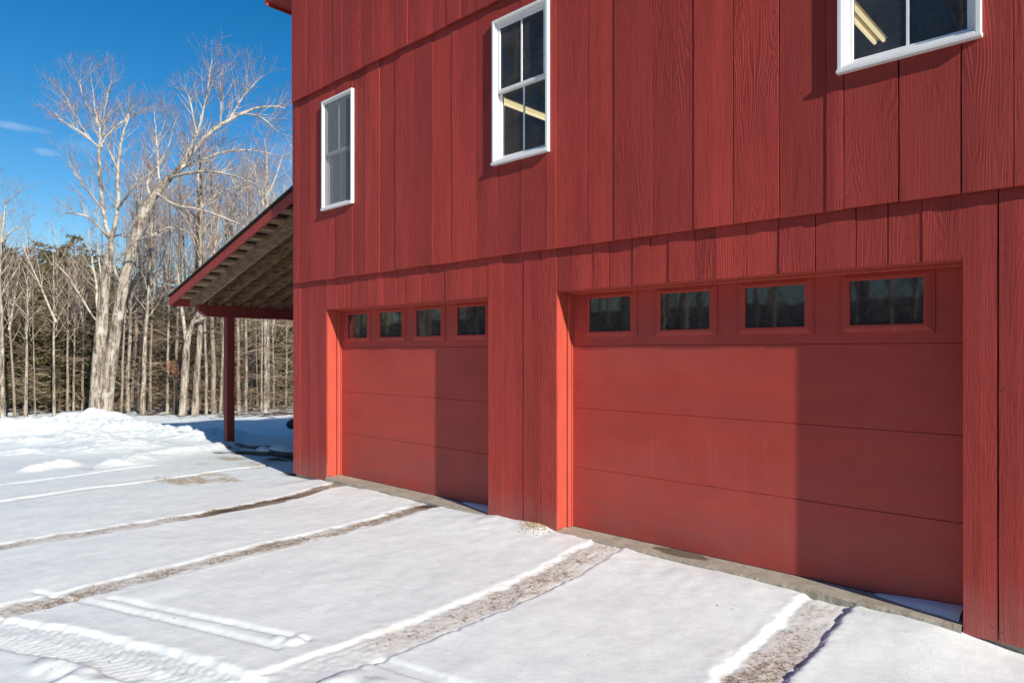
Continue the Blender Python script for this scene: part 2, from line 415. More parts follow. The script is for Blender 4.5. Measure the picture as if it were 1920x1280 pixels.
# (photo points, half width m, depth m, dirt stops over the length, tread)
TRACKS = [
    ([(668, 901), (620, 912), (560, 925), (450, 948), (330, 970), (220, 988), (100, 1005), (0, 1022), (-160, 1046)], .13, .009, [(0, .55), (.12, .6), (.25, .95), (.42, 1.0), (.52, .6), (.8, .42), (1, .4)], 0),
    ([(838, 946), (800, 953), (740, 967), (640, 990), (520, 1018), (400, 1048), (280, 1078), (150, 1108), (0, 1142), (-200, 1190)], .13, .010, [(0, 1.1), (.06, 1.0), (.10, .55), (.5, .55), (.75, .50), (1, .45)], 0),
    ([(1162, 1020), (1120, 1038), (1050, 1070), (930, 1122), (800, 1172), (680, 1217), (560, 1258), (430, 1305)], .155, .013, [(0, .28), (.15, .36), (.35, .46), (.55, .36), (.68, .42), (.8, .2), (1, .15)], 1),
    ([(1572, 1118), (1550, 1138), (1500, 1178), (1440, 1232), (1385, 1290), (1320, 1370)], .150, .021, [(0, .16), (.18, .28), (.4, .40), (.7, .46), (1, .46)], 1),
    ([(60, 1104), (160, 1124), (300, 1156), (440, 1190), (530, 1213)], .022, .013, [(0, 0), (1, 0)], 0),
    ([(200, 1116), (300, 1138), (420, 1163), (520, 1183), (585, 1196)], .022, .013, [(0, 0), (1, 0)], 0),
    ([(-120, 1158), (0, 1180), (120, 1202), (240, 1232), (340, 1262), (460, 1300)], .17, .021, [(0, 0), (1, 0)], 2),
    ([(520, 862), (440, 872), (320, 890), (180, 910), (0, 938), (-200, 966)], .11, .014, [(0, .22), (.3, .26), (.6, .2), (1, .16)], 0),
    ([(300, 862), (200, 876), (80, 893), (-80, 915)], .09, .012, [(0, .16), (.5, .12), (1, .05)], 0),
    ([(700, 1230), (780, 1255), (900, 1290)], .05, .012, [(0, 0), (1, 0)], 0),
]
TR = [(smooth_poly(poly_world(p)), w, d, s, k) for p, w, d, s, k in TRACKS]
# (centre px, radius px, strength, kind)
PATCH = [((362, 893), (84, 10), .85, 's'), ((420, 884), (74, 7), .66, 's'), ((300, 873), (30, 3), .5, 's'), ((385, 862), (44, 4), .62, 's'), ((436, 850), (40, 5), .78, 's'), ((455, 862), (14, 3), .5, 's'),
         ((492, 862), (60, 8), .62, 's'), ((255, 835), (14, 2), .5, 's'), ((160, 873), (18, 2.5), .55, 's'), ((205, 862), (26, 2), .5, 'd'), ((342, 807), (10, 3), .6, 's'), ((110, 820), (34, 3), .4, 's'),
         ((808, 950), (26, 6), 1.2, 'd'), ((1005, 1002), (36, 6), .8, 's'), ((425, 899), (40, 3), .3, 's'), ((350, 905), (50, 3), .3, 's'),
         ((535, 832), (50, 10), 2.2, 'd'), ((470, 838), (40, 5), 1.9, 'd'), ((500, 828), (50, 5), 1.7, 'd'), ((540, 850), (34, 6), 1.3, 'd'), ((552, 884), (26, 5), 1.0, 'd'), ((505, 822), (14, 2), .8, 'd'), ((452, 826), (14, 3), .9, 'd'), ((600, 886), (40, 3), .7, 'd'),
         ((735, 1181), (22, 9), .42, 'd'), ((230, 793), (5, 2), .8, 'd'), ((155, 1176), (14, 4), .0, 'd')]
# pushed-up ridges of snow: photo line, half width m, height m
RIDGES = [([(222, 872), (300, 852), (385, 838), (430, 829)], .42, .085), ([(-60, 832), (60, 826), (150, 824), (250, 834)], .75, .11), ([(-100, 862), (40, 848), (160, 843)], .6, .08),
          ([(60, 884), (100, 876), (130, 874)], .20, .085), ([(230, 802), (320, 806), (400, 812)], 1.0, .22), ([(20, 806), (120, 803), (230, 812)], 1.0, .20), ([(-200, 806), (-60, 806), (40, 806)], 1.1, .15)]
RD = [(smooth_poly(poly_world(p, -.12)), w, h) for p, w, h in RIDGES]

def yard(X, Y):
    z = gbase(X, Y)
    near = sstep(16, 9, np.hypot(X + 6, Y + 2))
    z = z + fbm(X * .22, Y * .22, 3, 3) * .05 * sstep(6, 14, np.hypot(X, Y + 4.9)) + fbm(X * 1.3, Y * 1.3, 5, 4) * .022
    # wind and plough texture over the yard
    z = z + fbm(X * 5, Y * 2.2, 31, 3) * .006
    D = (X - CAM.x) * FWD.x + (Y - CAM.y) * FWD.y
    z = z + fbm(X * .55, Y * .55, 77, 4) * .5 * sstep(20, 27, D) * sstep(70, 30, D) * .6
    dirt = np.zeros(X.shape); straw = np.zeros(X.shape)
    # banks
    for P, w, h in RD:
        s, t, tot = line_dist(X, Y, P); s = np.abs(s)
        lump = 1 + 1.3 * fbm(X * 2.0, Y * 2.0, 41, 4) + .55 * fbm(X * 8, Y * 8, 43, 3)
        z = z + h * np.exp(-(s / w) ** 2 * 1.6) * np.clip(lump, .25, 2)
    # beside the barn wall
    z = z - .030 + .052 * sstep(-.9, -.12, Y) * sstep(1.0, .2, Y) * sstep(-8.6, -8.1, X) * sstep(-.48, -1.10, X) * (1 + .5 * fbm(X * 3, Y * 3, 97, 3)) - .020 * sstep(-3.8, -.4, X) - .03 * sstep(-1.0, -.3, X) * sstep(-.30, -.02, Y)
    z = z + .03 * sstep(-.35, -.02, Y) * sstep(-5.0, -4.8, X) * sstep(-4.05, -4.25, X)
    NEAR = (X > -24) & (X < 3) & (Y > -7) & (Y < 8)
    jit = np.zeros(X.shape); jit2 = np.zeros(X.shape); jit3 = np.zeros(X.shape)
    jit[NEAR] = fbm(X[NEAR] * 7, Y[NEAR] * 7, 11, 3); jit2[NEAR] = fbm(X[NEAR] * 26, Y[NEAR] * 26, 13, 2); jit3[NEAR] = fbm(X[NEAR] * 2.2, Y[NEAR] * 2.2, 51, 3)
    for P, w, d, stops, kind in TR:
        pa = np.array(P); m_ = np.nonzero((X > pa[:, 0].min() - .5) & (X < pa[:, 0].max() + .5) & (Y > pa[:, 1].min() - .5) & (Y < pa[:, 1].max() + .5))[0]
        if not len(m_): continue
        x, y, j1, j2 = X[m_], Y[m_], jit[m_], jit2[m_]
        s, t, tot = line_dist(x, y, P)
        endf = sstep(0, .03, t) * sstep(1, .985, t)
        kk = min(1.0, w / .12); e = s + (j1 * .055 + j2 * .022) * kk
        a = np.abs(e)
        # the lip on the far side is a broad slope that catches the sun, the near one is steep
        far = np.where(e < 0, 1.0, 0.0) if pa[0, 1] > pa[-1, 1] else np.where(e > 0, 1.0, 0.0)
        wide = .014 + .020 * far * np.clip(.55 + 2.6 * jit3[m_] + 1.6 * j1, .12, 1.6)
        ins = sstep(w + wide, w - .012, a)
        dz = -d * ins + (.14 * d) * np.exp(-((a - w - wide - .02) / .04) ** 2) * (np.clip(1 + 3 * j2 + 2 * j1, 0, 3) if w > .05 else 0.15)
        if kind == 1: dz = dz + ins * .0014 * np.sin(e * 2 * math.pi / .055) * np.clip(1 + 5 * j1, 0, 2) + ins * .012 * j2
        elif kind == 2:
            lug = np.sin((t * tot) * 2 * math.pi / .062 + a * 2 * math.pi / .16 * 2.0 + j1 * 4)
            inn = sstep(w - .01, w - .05, a); dz = dz + inn * (.0060 * lug * sstep(.0, .035, np.abs(a - .085) + .02)) + ins * .012 * j2
        else: dz = dz + ins * .007 * j2
        z[m_] += dz * endf
        dd = np.interp(t, [q[0] for q in stops], [q[1] for q in stops])
        prof = sstep(w + .03, w * .5, np.abs(s + j1 * .15 + j2 * .06))
        dirt[m_] = np.maximum(dirt[m_], dd * prof * sstep(0, .012, t) * (1 + 1.1 * jit3[m_]))
    for (cx, cy), (rx, ry), st, k in PATCH:
        c = on_z(cx, cy, -.04); ex = on_z(cx + rx, cy, -.04) - c; ey = on_z(cx, cy + ry, -.04) - c
        det = ex.x * ey.y - ex.y * ey.x
        rr = 1.9 * (ex.length + ey.length); m_ = np.nonzero((np.abs(X - c.x) < rr) & (np.abs(Y - c.y) < rr))[0]
        if not len(m_): continue
        x, y = X[m_], Y[m_]
        u = ((x - c.x) * ey.y - (y - c.y) * ey.x) / det; v = ((y - c.y) * ex.x - (x - c.x) * ex.y) / det
        r = np.hypot(u, v) + 2.2 * fbm(x * 2.2 + y, y * 4.5, 61, 5)
        mval = st * sstep(1.5, .1, r); tgt = straw if k == 's' else dirt
        tgt[m_] = np.maximum(tgt[m_], mval)
    # lumps of thrown snow near the tread track
    for (cx, cy, rr, hh) in ((95, 1236, .11, .05), (130, 1243, .12, .05), (168, 1250, .08, .035), (150, 1272, .12, .05), (110, 1276, .09, .035), (190, 1275, .10, .045), (300, 1245, .05, .02), (552, 1192, .06, .03), (525, 1187, .05, .022), (260, 1268, .07, .03), (655, 1262, .10, .03), (700, 1275, .1, .03), (620, 1272, .07, .02),
                             (1555, 1190, .03, -.012), (560, 1182, .04, .02)):
        c = on_z(cx, cy, 0); r = np.hypot(X - c.x, Y - c.y) / rr + jit * .55
        z = z + .62 * hh * sstep(1.3, .1, r)
    bounce_cut = (X + .49) * .687 - (Y + .56) * .727          # metres past the visible ground, where dark ground is added unseen
    dirt = np.maximum(dirt, .62 * sstep(.55, 1.7, bounce_cut + 1.4 * fbm(X * .8, Y * .8, 79, 4)) * sstep(-9, -6.5, Y) * sstep(-6.5, -4.5, X) * sstep(.3, -.1, Y))  # unseen dark ground added to cut snow bounce onto the doors
    litter_bounce_cut = np.maximum(sstep(-6.2, -8.5, Y + 1.5 * fbm(X * .5, Y * .5, 73, 3)) * .95, 0) + sstep(27.5, 33, D + 4 * fbm(X * .3, Y * .3, 71, 3)) * .62  # woods floor, plus unseen dark ground added behind the viewer to cut bounce
    return z, dirt, straw, litter_bounce_cut


def axis(f0, f1, df, lo, hi, g_lo, g_hi):
    mid = np.arange(f0, f1 + 1e-6, df); left = []; p = f0; i = 0
    while p > lo: p -= df + (f0 - p) * g_lo; left.append(p)
    right = []; p = mid[-1]
    while p < hi: p += df + (p - f1) * g_hi; right.append(p)
    return np.array(left[::-1] + list(mid) + right)
gx = axis(-12.5, .3, .019, -420, 320, .0075, .10)
gy = axis(-4.6, .35, .016, -320, 420, .12, .011)
GX, GY = np.meshgrid(gx, gy)
Z, DI, ST, LI = yard(GX.ravel(), GY.ravel())
# under the building the sheet dips so that it never shows inside
ZGRID = Z.reshape(GX.shape).copy()
inside = (GX.ravel() > -8.8) & (GY.ravel() > .12)
Z = np.where(inside, np.minimum(Z, -.14), Z)
nx, ny = len(gx), len(gy)
me = bpy.data.meshes.new('snow_ground')
co = np.stack([GX.ravel(), GY.ravel(), Z], 1).astype(np.float32)
me.vertices.add(nx * ny); me.vertices.foreach_set('co', co.ravel())
ii = (np.arange(ny - 1)[:, None] * nx + np.arange(nx - 1)[None, :]).ravel()
quads = np.stack([ii, ii + 1, ii + nx + 1, ii + nx], 1).astype(np.int32)
nq = len(quads)
me.loops.add(nq * 4); me.loops.foreach_set('vertex_index', quads.ravel())
me.polygons.add(nq); me.polygons.foreach_set('loop_start', np.arange(nq, dtype=np.int32) * 4)
me.polygons.foreach_set('use_smooth', np.ones(nq, dtype=bool))
for nm, arr in (('dirt', DI), ('straw', ST), ('litter_bounce_cut', LI)):
    at = me.attributes.new(nm, 'FLOAT', 'POINT'); at.data.foreach_set('value', arr.astype(np.float32))
me.materials.append(M['ground']); me.update(calc_edges=True); me.validate()
ground = bpy.data.objects.new('snow_ground', me); COL.objects.link(ground)
tag(ground, 'snow covered yard with muddy tyre tracks running to the garage doors', 'ground', kind='structure')

def gz(x, y):
    i = min(max(int(np.searchsorted(gx, x)) - 1, 0), len(gx) - 2); j = min(max(int(np.searchsorted(gy, y)) - 1, 0), len(gy) - 2)
    u = (x - gx[i]) / (gx[i + 1] - gx[i]); v = (y - gy[j]) / (gy[j + 1] - gy[j])
    return float(ZGRID[j, i] * (1 - u) * (1 - v) + ZGRID[j, i + 1] * u * (1 - v) + ZGRID[j + 1, i] * (1 - u) * v + ZGRID[j + 1, i + 1] * u * v)

def heap(name, cx, cy, rx, ry, h, seed, label, cat, lobes, res=90):
    """a pile of snow sunk into the yard"""
    mb = MB(); ids = {}
    us = np.linspace(-1.25, 1.25, res); U, V = np.meshgrid(us, us)
    X = cx + U * rx; Y = cy + V * ry
    r = np.hypot(U, V)
    hh = np.zeros(U.shape)
    for (lu, lv, lr, lh) in lobes:
        q = np.hypot(U - lu, V - lv) / lr + .55 * fbm(X * 1.6, Y * 1.6, seed, 3); hh = np.maximum(hh, lh * sstep(1.15, .15, q))
    hh = hh * (1 + .35 * fbm(X * 1.6, Y * 1.6, seed + 3, 3)) + .012 * fbm(X * 8, Y * 8, seed + 5, 3) * (hh > .1)
    Zb = yard(X.ravel(), Y.ravel())[0].reshape(X.shape)
    ZZ = Zb - .05 + hh * h - .12 * sstep(.95, 1.25, r)
    z0 = gz(cx, cy)
    for j in range(res):
        for i in range(res): ids[i, j] = mb.vert((X[j, i] - cx, Y[j, i] - cy, ZZ[j, i] - z0))
    for j in range(res - 1):
        for i in range(res - 1): mb.face(ids[i, j], ids[i + 1, j], ids[i + 1, j + 1], ids[i, j + 1])
    o = mb.build(name, M['snow'], smooth=True, fix=False); o.location = (cx, cy, z0); tag(o, label, cat); return o
c = at_depth(158, 800, 17.5)
heap('snow_pile', c.x, c.y, 1.75, 1.5, .60, 5, 'tall clean white heap of ploughed snow at the foot of the twin-trunked tree', 'snow pile',
     [(-.30, -.10, .62, .95), (.33, .18, .66, 1.0), (.0, 0, .8, .72), (.75, .3, .45, .4), (-.75, -.2, .5, .5)])
c = at_depth(425, 792, 17.0)

# ================================================================ BARN
rng = random.Random(4)
barn = empty('barn', (-8.89, 0, 0))
tag(barn, 'tall red barn with vertical board siding, two garage doors and white windows', 'barn')
BO = Vector((-8.89, 0, 0))
def bpart(mb, name, mats, parent=None, **kw):
    """build a mesh in world coordinates and hang it under the barn (or one of its parts)"""
    o = mb.build(name, mats, **kw)
    p = parent or barn
    o.parent = p
    if p is barn: o.matrix_parent_inverse = Matrix.Translation(-BO)
    return o

WIN = [(-8.038, -7.325), (-4.845, -4.110), (-1.562, -.754)]
WZ0, WZ1 = 3.566, 4.998
DOORS = [(-8.02, -4.96), (-4.06, -.856)]
DTOP = 2.255; DY = .223

def siding(name, seams, z0, z1, yf, holes, thick=.024, bow=.004):
    mb = MB()
    for xa, xb in zip(seams, seams[1:]):
        mb.cur = rng.random()
        if xa > -1.75:                    # nearest boards toned darker, a brightness falloff put into their colour
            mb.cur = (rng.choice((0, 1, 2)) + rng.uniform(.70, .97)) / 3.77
        gap = rng.choice((.003, .004, .0055, .008)); ga = .5 * gap
        if xb - xa < .02: continue
        yo = yf + rng.uniform(-.0035, .0035); cup = rng.uniform(-.002, .0035); zb = z0 + rng.uniform(-.003, .003)
        xs = {xa, xb}
        for h0, h1, _, _ in holes:
            for q in (h0, h1):
                if xa + .004 < q < xb - .004: xs.add(q)
        xm = (xa + xb) / 2
        if all(abs(xm - q) > .01 for q in xs): xs.add(xm)
        xs = sorted(xs)
        zs = {zb, z1}
        for _, _, h0, h1 in holes:
            for q in (h0, h1):
                if zb < q < z1: zs.add(q)
        k = zb + .28
        while k < z1 - .1:
            if all(abs(k - q) > .07 for q in zs): zs.add(k)
            k += .28
        zs = sorted(zs)
        def hole(x, z): return any(a < x < b_ and c_ < z < d for a, b_, c_, d in holes)
        jl = [rng.uniform(-.0012, .0018) for _ in zs]; jr = [rng.uniform(-.0012, .0018) for _ in zs]
        V = {}
        for j, z in enumerate(zs):
            for i, x in enumerate(xs):
                xx = x
                if i == 0: xx = x + ga + jl[j]
                if i == len(xs) - 1: xx = x - ga - jr[j]
                if any(abs(x - h[0]) < 1e-6 or abs(x - h[1]) < 1e-6 for h in holes): xx = x
                t = (x - xa) / (xb - xa)
                V[i, j] = mb.vert((xx, yo - cup * 4 * t * (1 - t), z))
        def bk(i, j): x, y, z = mb.v[V[i, j]]; return mb.vert((x, yo + thick, z))
        for j in range(len(zs) - 1):
            zc = (zs[j] + zs[j + 1]) / 2
            for i in range(len(xs) - 1):
                xc = (xs[i] + xs[i + 1]) / 2
                if hole(xc, zc): continue
                mb.face(V[i, j], V[i + 1, j], V[i + 1, j + 1], V[i, j + 1])
                lft = i == 0 or hole((xs[i - 1] + xs[i]) / 2, zc); rgt = i == len(xs) - 2 or hole((xs[i + 1] + xs[min(i + 2, len(xs) - 1)]) / 2, zc)
                if lft: mb.face(V[i, j + 1], bk(i, j + 1), bk(i, j), V[i, j])
                if rgt: mb.face(V[i + 1, j], bk(i + 1, j), bk(i + 1, j + 1), V[i + 1, j + 1])
                if j == 0 or hole(xc, (zs[j - 1] + zs[j]) / 2): mb.face(V[i, j], bk(i, j), bk(i + 1, j), V[i + 1, j])
                if j == len(zs) - 2 or hole(xc, (zs[j + 1] + zs[min(j + 2, len(zs) - 1)]) / 2): mb.face(V[i + 1, j + 1], bk(i + 1, j + 1), bk(i, j + 1), V[i, j + 1])
        mb.mi = 1
        if xb - xa > .06:
            for zn in (zb + .07, zb + .62, zb + 1.5, z1 - .5):
                for xn in (xa + .028, xb - .028):
                    if hole(xn, zn) or hole(xn - .03, zn) or hole(xn + .03, zn): continue
                    xq = xn + rng.uniform(-.008, .008); zq = zn + rng.uniform(-.02, .02); r_ = .0042
                    t = (xq - xa) / (xb - xa); yq = yo - cup * 4 * t * (1 - t) - .0022
                    ids = [mb.vert((xq + r_ * math.cos(a), yq, zq + r_ * math.sin(a))) for a in (0, 1.05, 2.09, 3.14, 4.19, 5.24)]
                    mb.face(*ids)
        mb.mi = 0
    return bpart(mb, name, [M['boards'], M['nail']], attr='rnd', fix=False)

def extend(xs, stop, lo, hi):
    xs = list(xs)
    while xs[-1] < stop: xs.append(xs[-1] + rng.uniform(lo, hi))
    xs[-1] = stop; return xs
XR = 3.2
low = [wx(p) for p in (550, 564, 580, 595)] + [DOORS[0][0]] + [wx(p) for p in (632, 646, 660, 673, 690, 705, 719, 744, 762, 788, 806, 834, 857, 885)] + [DOORS[0][1]] + [wx(p) for p in (944, 982, 1013)] + [DOORS[1][0]] + \
      [wx(p) for p in (1071, 1112, 1142, 1186, 1219, 1253, 1302, 1341, 1399, 1460, 1529, 1605, 1665, 1729)] + [DOORS[1][1]] + [wx(1872)]
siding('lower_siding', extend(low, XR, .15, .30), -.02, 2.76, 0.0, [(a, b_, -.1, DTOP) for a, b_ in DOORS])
ym = -.034
midp = (549, 560, 581, 607, 630, 661, 684, 712, 741, 778, 812, 847, 893, 934, 976, 1024, 1043, 1103, 1151, 1223, 1301, 1375, 1461, 1549, 1582, 1685, 1803, 1901)
WH = [(a + .012, b_ - .012, WZ0 + .012, WZ1 - .012) for a, b_ in WIN]
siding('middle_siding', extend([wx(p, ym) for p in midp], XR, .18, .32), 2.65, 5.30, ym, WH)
yu = -.068
upp = (546.5, 574, 591, 606, 624, 641, 660, 679, 700, 719, 741, 764, 788, 812, 837, 863, 893, 922, 954, 990, 1030)
# upper storey runs up to the gable
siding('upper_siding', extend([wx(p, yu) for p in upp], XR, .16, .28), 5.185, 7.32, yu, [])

# dark sheathing behind the boards (gaps read black), holes at windows and doors
mb = MB()
def sheet(mb, x0, x1, z0, z1, y, holes):
    xs = sorted({x0, x1, *[q for h in holes for q in h[:2]]}); zs = sorted({z0, z1, *[q for h in holes for q in h[2:]]})
    for xa, xb in zip(xs, xs[1:]):
        for za, zb in zip(zs, zs[1:]):
            xc, zc = (xa + xb) / 2, (za + zb) / 2
            if any(h[0] < xc < h[1] and h[2] < zc < h[3] for h in holes): continue
            mb.box(xa, xb, y, y + .05, za, zb)
XL = -8.88
sheet(mb, XL, XR, .04, 2.62, .034, [(a - .0, b_ + .0, -.1, DTOP + .02) for a, b_ in DOORS])
sheet(mb, XL - .03, XR, 2.70, 7.3, .0, WH)
bpart(mb, 'sheathing', M['dark'], fix=False)

# side and back walls
mb = MB()
mb.box(XL + .003, XL + .06, .09, 9.0, -.02, 2.70); mb.box(XL - .03, XL + .03, .06, 9.0, 2.66, 5.25); mb.box(XL - .065, XL, .06, 9.0, 5.19, 7.27)
mb.box(XR - .06, XR - .001, .09, 9.0, -.02, 7.3)
mb.box(XL, XR, 8.9, 9.0, -.02, 7.3)
mb.cur = .4
bpart(mb, 'side_wall', M['boards'], attr='rnd')
# gable (above the frame) and roof
XC = (XL + XR) / 2; ZR = 7.17 + (XC - XL + .1) * .62
mb = MB()
i = [mb.vert(p) for p in ((XL - .03, yu, 7.30), (XR, yu, 7.30), (XC, yu, ZR - .12), (XL - .03, yu + .05, 7.30), (XR, yu + .05, 7.30), (XC, yu + .05, ZR - .12))]
mb.face(i[0], i[1], i[2]); mb.face(i[3], i[5], i[4])
bpart(mb, 'gable', M['boards'], attr='rnd'); mb = MB()
j = [mb.vert(p) for p in ((XL, 8.92, 7.28), (XR, 8.92, 7.28), (XC, 8.92, ZR - .12))]; mb.face(*j)
bpart(mb, 'gable', M['boards'], attr='rnd')
mb = MB()
ov = .50
for sgn in (-1, 1):
    xe = (XL - .06 - ov) if sgn < 0 else XR + ov
    ze = ZR - abs(XC - xe) * .62
    A = [(xe, -.10, ze), (XC, -.10, ZR), (XC, 9.1, ZR), (xe, 9.1, ze)]
    mb.hexa([A[0], A[1], A[2], A[3]] + [(p[0], p[1], p[2] + .14) for p in A])
roof = bpart(mb, 'roof', M['shingle'])
# eave: red rake end, fascia and soffit on the left
xe = XL - .06 - ov; ze = ZR - abs(XC - xe) * .62
mb = MB()
mb.hexa([(xe, -.098, ze - .10), (XL - .066, -.098, ze - .10), (XL - .066, 9.0, ze - .10), (xe, 9.0, ze - .10), (xe, -.098, ze - .004), (XL - .066, -.098, ze + .62 * (ov - .01) - .004), (XL - .066, 9.0, ze + .62 * (ov - .01) - .004), (xe, 9.0, ze - .004)])   # boxed soffit
bpart(mb, 'soffit', M['fascia_red'], roof)
mb = MB(); mb.box(xe - .025, xe, -.12, 9.1, ze - .14, ze + .14, .004)       # eave fascia
bpart(mb, 'eave_board', M['fascia_red'], roof)
mb = MB()
for sgn in (-1, 1):
    x2 = xe - .025 if sgn < 0 else XR + ov
    z2 = ZR - abs(XC - x2) * .62
    mb.hexa([(x2, -.135, z2 - .10), (XC, -.135, ZR - .10), (XC, -.102, ZR - .10), (x2, -.102, z2 - .10), (x2, -.135, z2 + .15), (XC, -.135, ZR + .15), (XC, -.102, ZR + .15), (x2, -.102, z2 + .15)])
bpart(mb, 'rake_board', M['fascia_red'], roof)

# concrete footing seen under the boards
mb = MB()
for a, b_ in ((XL + .02, DOORS[0][0]), (DOORS[0][1], DOORS[1][0]), (DOORS[1][1], XR - .02)): mb = MB(); mb.box(a, b_, .03, .25, -.30, .035); bpart(mb, 'footing', M['concrete'])
mb = MB(); mb.box(XL + .02, XL + .3, .251, 8.9, -.30, .03); bpart(mb, 'footing', M['concrete'])

# upstairs room
mb = MB()
x0, x1, y0, y1, z0, z1 = XL + .1, XR - .1, .052, 8.6, 2.95, 5.46
mb.quad((x0, y0, z0), (x1, y0, z0), (x1, y1, z0), (x0, y1, z0)); mb.quad((x0, y1, z0), (x1, y1, z0), (x1, y1, z1), (x0, y1, z1))
mb.quad((x0, y0, z0), (x0, y1, z0), (x0, y1, z1), (x0, y0, z1)); mb.quad((x1, y0, z0), (x1, y1, z0), (x1, y1, z1), (x1, y0, z1))
mb.mi = 1; mb.quad((x0, y0, z1), (x0, y1, z1), (x1, y1, z1), (x1, y0, z1))
for k in range(14):
    yk = .4 + k * .6; mb.box(x0, x1, yk, yk + .05, z1 - .16, z1 - .004)
bpart(mb, 'upstairs_room', [M['room'], M['ceil']], fix=False)

# ---- windows
def window(i, x0, x1, screen):
    w0 = MB()
    yo = ym - .036                      # outer face of the casing, proud of the boards
    z0, z1 = WZ0, WZ1; fw = .031
    def ring(mb, a, b_, c_, d, t, ya, yb, bev=.003):
        mb.box(a, a + t, ya, yb, c_, d, bev); mb.box(b_ - t, b_, ya, yb, c_, d, bev)
        mb.box(a + t, b_ - t, ya, yb, c_, c_ + t, bev); mb.box(a + t, b_ - t, ya, yb, d - t, d, bev)
    ring(w0, x0, x1, z0, z1, fw, yo, .05, .004)
    frame = bpart(w0, 'window', M['white'])
    # stepped jamb liners
    mb = MB(); ring(mb, x0 + fw, x1 - fw, z0 + fw, z1 - fw, .016, yo + .022, .048, .002)
    bpart(mb, 'jamb_liner', M['white'], frame)
    mb = MB(); mb.hexa([(x0 - .004, yo - .012, z0 - .012), (x1 + .004, yo - .012, z0 - .012), (x1 + .004, ym - .001, z0 - .012), (x0 - .004, ym - .001, z0 - .012),
                        (x0 - .004, yo - .012, z0 + .012), (x1 + .004, yo - .012, z0 + .012), (x1 + .004, ym - .001, z0 + .018), (x0 - .004, ym - .001, z0 + .018)], .003)
    bpart(mb, 'sill', M['white'], frame)
    a, b_ = x0 + fw + .016, x1 - fw - .016; zl, zh = z0 + fw + .016, z1 - fw - .016; zm = (zl + zh) / 2 - .01
    st = .034
    for k, (za, zb, ys) in enumerate(((zm, zh, yo + .034), (zl, zm + .036, yo + .068))):
        mb = MB(); ring(mb, a, b_, za, zb, st, ys, ys + .03, .003)
        s_ = bpart(mb, 'sash', M['white'], frame)
        s_['label'] = 'upper outer sash' if k == 0 else 'lower inner sash'
        mb = MB(); mb.box((a + b_) / 2 - .009, (a + b_) / 2 + .009, ys + .007, ys + .022, za + st, zb - st, .002)
        bpart(mb, 'muntin', M['white'], frame)
        mb = MB(); mb.quad((a + st - .003, ys + .0145, za + st - .003), (b_ - st + .003, ys + .0145, za + st - .003), (b_ - st + .003, ys + .0145, zb - st + .003), (a + st - .003, ys + .0145, zb - st + .003))
        bpart(mb, 'pane', M['glass'], frame, fix=False)
    if screen:
        mb = MB(); ys = yo + .027
        mb.quad((a - .005, ys, zl), (b_ + .005, ys, zl), (b_ + .005, ys, zh), (a - .005, ys, zh))
        bpart(mb, 'insect_screen', M['screen'], frame, fix=False)
    return frame
for i, (a, b_) in enumerate(WIN):
    w_ = window(i, a, b_, i == 0)
    w_['label'] = ('narrow white double-hung window with grey insect screen, nearest the barn corner', 'white double-hung window above the pillar between the garage doors', 'white window cut by the top of the picture, above the wide garage door')[i]

# ---- garage doors
def garage_door(x0, x1, wins, ww):
    yf = DY; zs = (.037, .602, 1.161, 1.750, 2.335)
    mb = MB()
    for za, zb in zip(zs, zs[1:]):
        mb.box(x0 + .002, x1 - .002, yf, yf + .045, za + .0014, zb - .0014, .0028)
    mb.box(x0 + .004, x1 - .004, yf + .012, yf + .04, zs[0] + .01, zs[-1] - .01)
    door = bpart(mb, 'garage_door', M['door'])
    mb = MB(); mb.box(x0 + .004, x1 - .004, yf + .004, yf + .04, .012, .0385)
    bpart(mb, 'bottom_seal', M['black'], door)
    za, zb = 1.880, 2.186
    for wa in wins:
        wb = wa + ww
        mb = MB(); prev = None
        for off, yy in ((.064, yf + .002), (.062, yf - .010), (.050, yf - .010), (.046, yf - .014), (.020, yf - .022), (.004, yf - .022), (0, yf - .018), (0, yf - .001)):
            r_ = [mb.vert(p) for p in ((wa - off, yy, za - off), (wb + off, yy, za - off), (wb + off, yy, zb + off), (wa - off, yy, zb + off))]
            if prev:
                for k in range(4): mb.face(prev[k], prev[(k + 1) % 4], r_[(k + 1) % 4], r_[k])
            prev = r_
        bpart(mb, 'window_trim', M['door'], door, fix=True)
        mb = MB(); mb.quad((wa + .001, yf - .004, za + .001), (wb - .001, yf - .004, za + .001), (wb - .001, yf - .004, zb - .001), (wa + .001, yf - .004, zb - .001))
        bpart(mb, 'pane', M['garage_glass'], door, fix=False)
    return door
d1 = garage_door(DOORS[0][0], DOORS[0][1], (-7.833, -7.110, -6.387, -5.660), .445)
d1['label'] = 'left red garage door, farther from the viewer'
d2 = garage_door(DOORS[1][0], DOORS[1][1], (-3.836, -3.082, -2.329, -1.565), .452)
d2['label'] = 'right red garage door, nearer the viewer'
def jamb(x0, x1):
    mb = MB(); t = .0232
    for s_, x in ((1, x0), (-1, x1)):
        a, b_ = sorted((x - s_ * .04, x + s_ * .003)); mb.box(a, b_, t, .150, .036, DTOP - .001, .003)
        a, b_ = sorted((x - s_ * .04, x + s_ * .016)); mb.box(a, b_, .156, DY - .016, .036, DTOP + .03, .004)
        a, b_ = sorted((x - s_ * .04, x + s_ * .024)); mb.box(a, b_, DY - .0155, DY - .002, .036, DTOP + .03, .002)
    mb.box(x0 + .003, x1 - .003, t, .150, DTOP - .004, DTOP + .05, .003)
    mb.box(x0 + .016, x1 - .016, .156, DY - .002, DTOP - .022, DTOP + .05, .004)
    return bpart(mb, 'door_frame', M['trim_red'])
